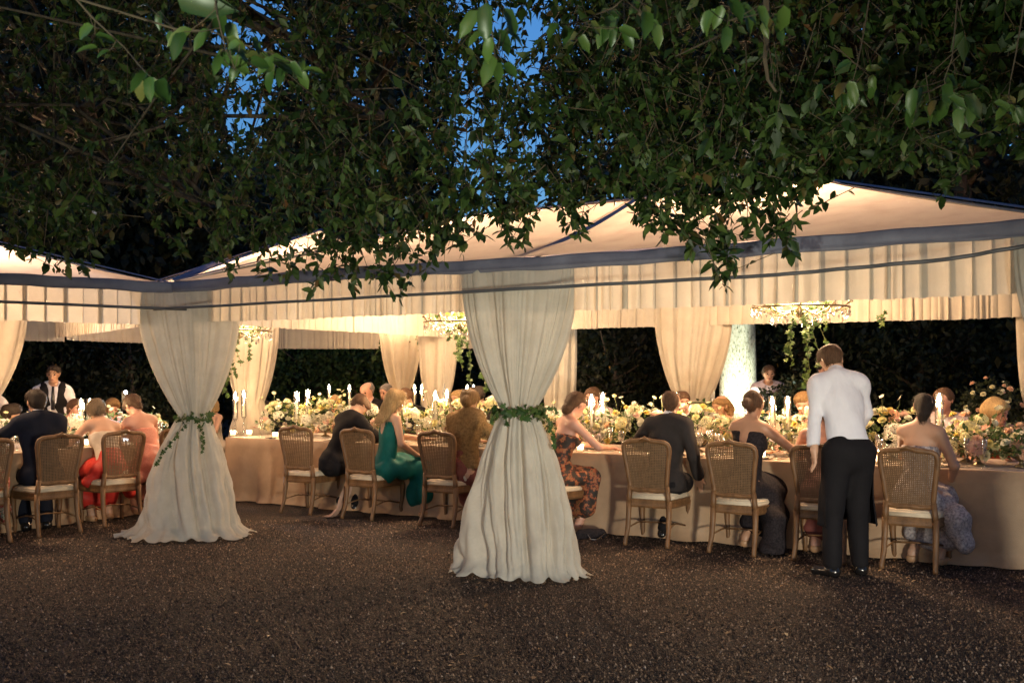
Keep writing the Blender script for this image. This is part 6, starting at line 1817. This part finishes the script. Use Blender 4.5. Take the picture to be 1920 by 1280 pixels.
# ---- standing people
def stand_pose(sp=.10):
    return {'knee': [(-sp, .02, .50), (sp, .03, .50)], 'ankle': [(-sp - .01, -.02, .085), (sp + .01, -.01, .085)], 'toe': [(-sp - .03, .14, .04), (sp + .04, .15, .04)]}
wp = {'knee': [(-.115, .03, .50), (.085, .05, .50)], 'ankle': [(-.135, -.02, .085), (.095, .02, .085)], 'toe': [(-.205, .10, .04), (.13, .15, .04)]}
person('waiter in white shirt and black apron bending at the table, back to camera', Vector((2.54, 7.50, 0)), R(8), 'waiter', 'skin', hair=('short', 'hair_brown'), lean=19, roll=-1, twist=0, head=(6, 16, -5), h=.0065,
       arms=(((-.212, .12, 1.14), (-.245, .05, .905), (.10, .10, -1)), ((.235, .20, 1.17), (.215, .36, .98), (-.1, .5, -.8))), stand=wp, scale=1.035, seed=50, group='standing waiters')
q = Vector(at(100, 0, 12.2)); q.z = 0
person('waiter in white shirt, dark tie and waistcoat standing at far left', q, R(203), 'shirt', 'skin_tan', hair=('short', 'hair_dark'), lean=3, head=(-8, 4, 0), h=.0115, stand=stand_pose(), arms=(((-.24, .02, 1.13), (-.20, .20, .98), (.5, .8, 0)), ((.24, .02, 1.13), (.20, .20, .98), (-.5, .8, 0))), colors={'tie': 'black', 'vest': 'blacksuit'}, scale=.94, seed=51, face=True, group='standing waiters')
q = Vector(at(38, 0, 11.6)); q.z = 0
person('waiter in white shirt stooping beside the far left drape', q, R(115), 'shirt', 'skin_tan', hair=('short', 'hair_dark'), lean=42, head=(0, 20, 0), h=.0115, stand=stand_pose(), arms=(((-.24, .35, 1.05), (-.20, .50, .90), (.2, .8, 0)), ((.24, .35, 1.05), (.20, .50, .90), (-.2, .8, 0))), scale=.97, seed=52, face=True, group='standing waiters')
q = Vector(at(1546, 0, 12.6)); q.z = 0
person('man in blue suit standing in the dark behind the hanging ivy', q, R(165), 'suit', 'skin_pink', hair=('short', 'hair_dark'), lean=2, head=(20, 6, 0), h=.0125, stand=stand_pose(), arms=(((-.25, 0, 1.13), (-.25, .08, .90), (0, .2, -1)), ((.25, 0, 1.13), (.25, .08, .90), (0, .2, -1))), colors={'jacket': 'blue', 'trousers': 'navy'}, scale=.97, seed=53, face=True, group='people standing behind the tent')
q = Vector(at(1440, 0, 13.0)); q.z = 0
person('dim figure in a bluish jacket standing right of the floodlit trunk', q, R(175), 'suit', 'skin_tan', hair=('short', 'hair_brown'), lean=2, h=.0125, stand=stand_pose(), arms=(((-.25, 0, 1.13), (-.25, .08, .90), (0, .2, -1)), ((.25, 0, 1.13), (.25, .08, .90), (0, .2, -1))), colors={'jacket': 'lilac', 'trousers': 'navy'}, scale=.94, seed=54, face=True, group='people standing behind the tent')

# ---- small things on the ground and chairs
p_, r_z = at_seat('F')
V = []; n = 26
pts = [Vector((-.17, -.05, .47)), Vector((-.235, -.10, .42)), Vector((-.25, -.16, .25)), Vector((-.27, -.22, .10)), Vector((-.34, -.27, .02)), Vector((-.40, -.28, .012))]
for i in range(n):
    t_ = i / (n - 1) * (len(pts) - 1); k = min(int(t_), len(pts) - 2); c = pts[k].lerp(pts[k + 1], t_ - k)
    for j in range(9):
        s = (j - 4) / 4
        V.append((c.x + .02 * math.sin(j * 2.1 + i * .4), c.y + s * (.05 + .03 * i / n), max(.006, c.z + .012 * math.sin(j * 1.7 + i * .3))))
tag(mk('shawl', np.array(V), grid_faces(n, 9), M['blush'], smooth=True, loc=p_, rot=(0, 0, r_z)), 'blush shawl slipping off the left of the blonde woman\'s chair to the gravel', 'shawl')
bagp = at(1108, 1012, 9.2); bagp.z = 0
t = thing('handbag', 'small black bag with a silver chain on the gravel right of the middle drape', 'handbag', (bagp.x, bagp.y, 0), .3)
solid('bag_body', [cap((-.10, 0, .05), (.10, 0, .05), .05, .045, .6, (0, 1, 0), .03), cap((-.12, .02, .03), (.13, .03, .03), .03, .03, k=.04)], .010, M['blackdress'], t, cuts=[((0, 0, -1), 0.0)], wrinkle=.006)
mb = MB()
mb.tube([(-.06, -.07, .05), (-.04, -.10, .012), (.0, -.12, .010), (.03, -.10, .010), (.06, -.07, .02), (.12, -.05, .05)], .005, 5)
mb.build('strap', M['silver'], t)
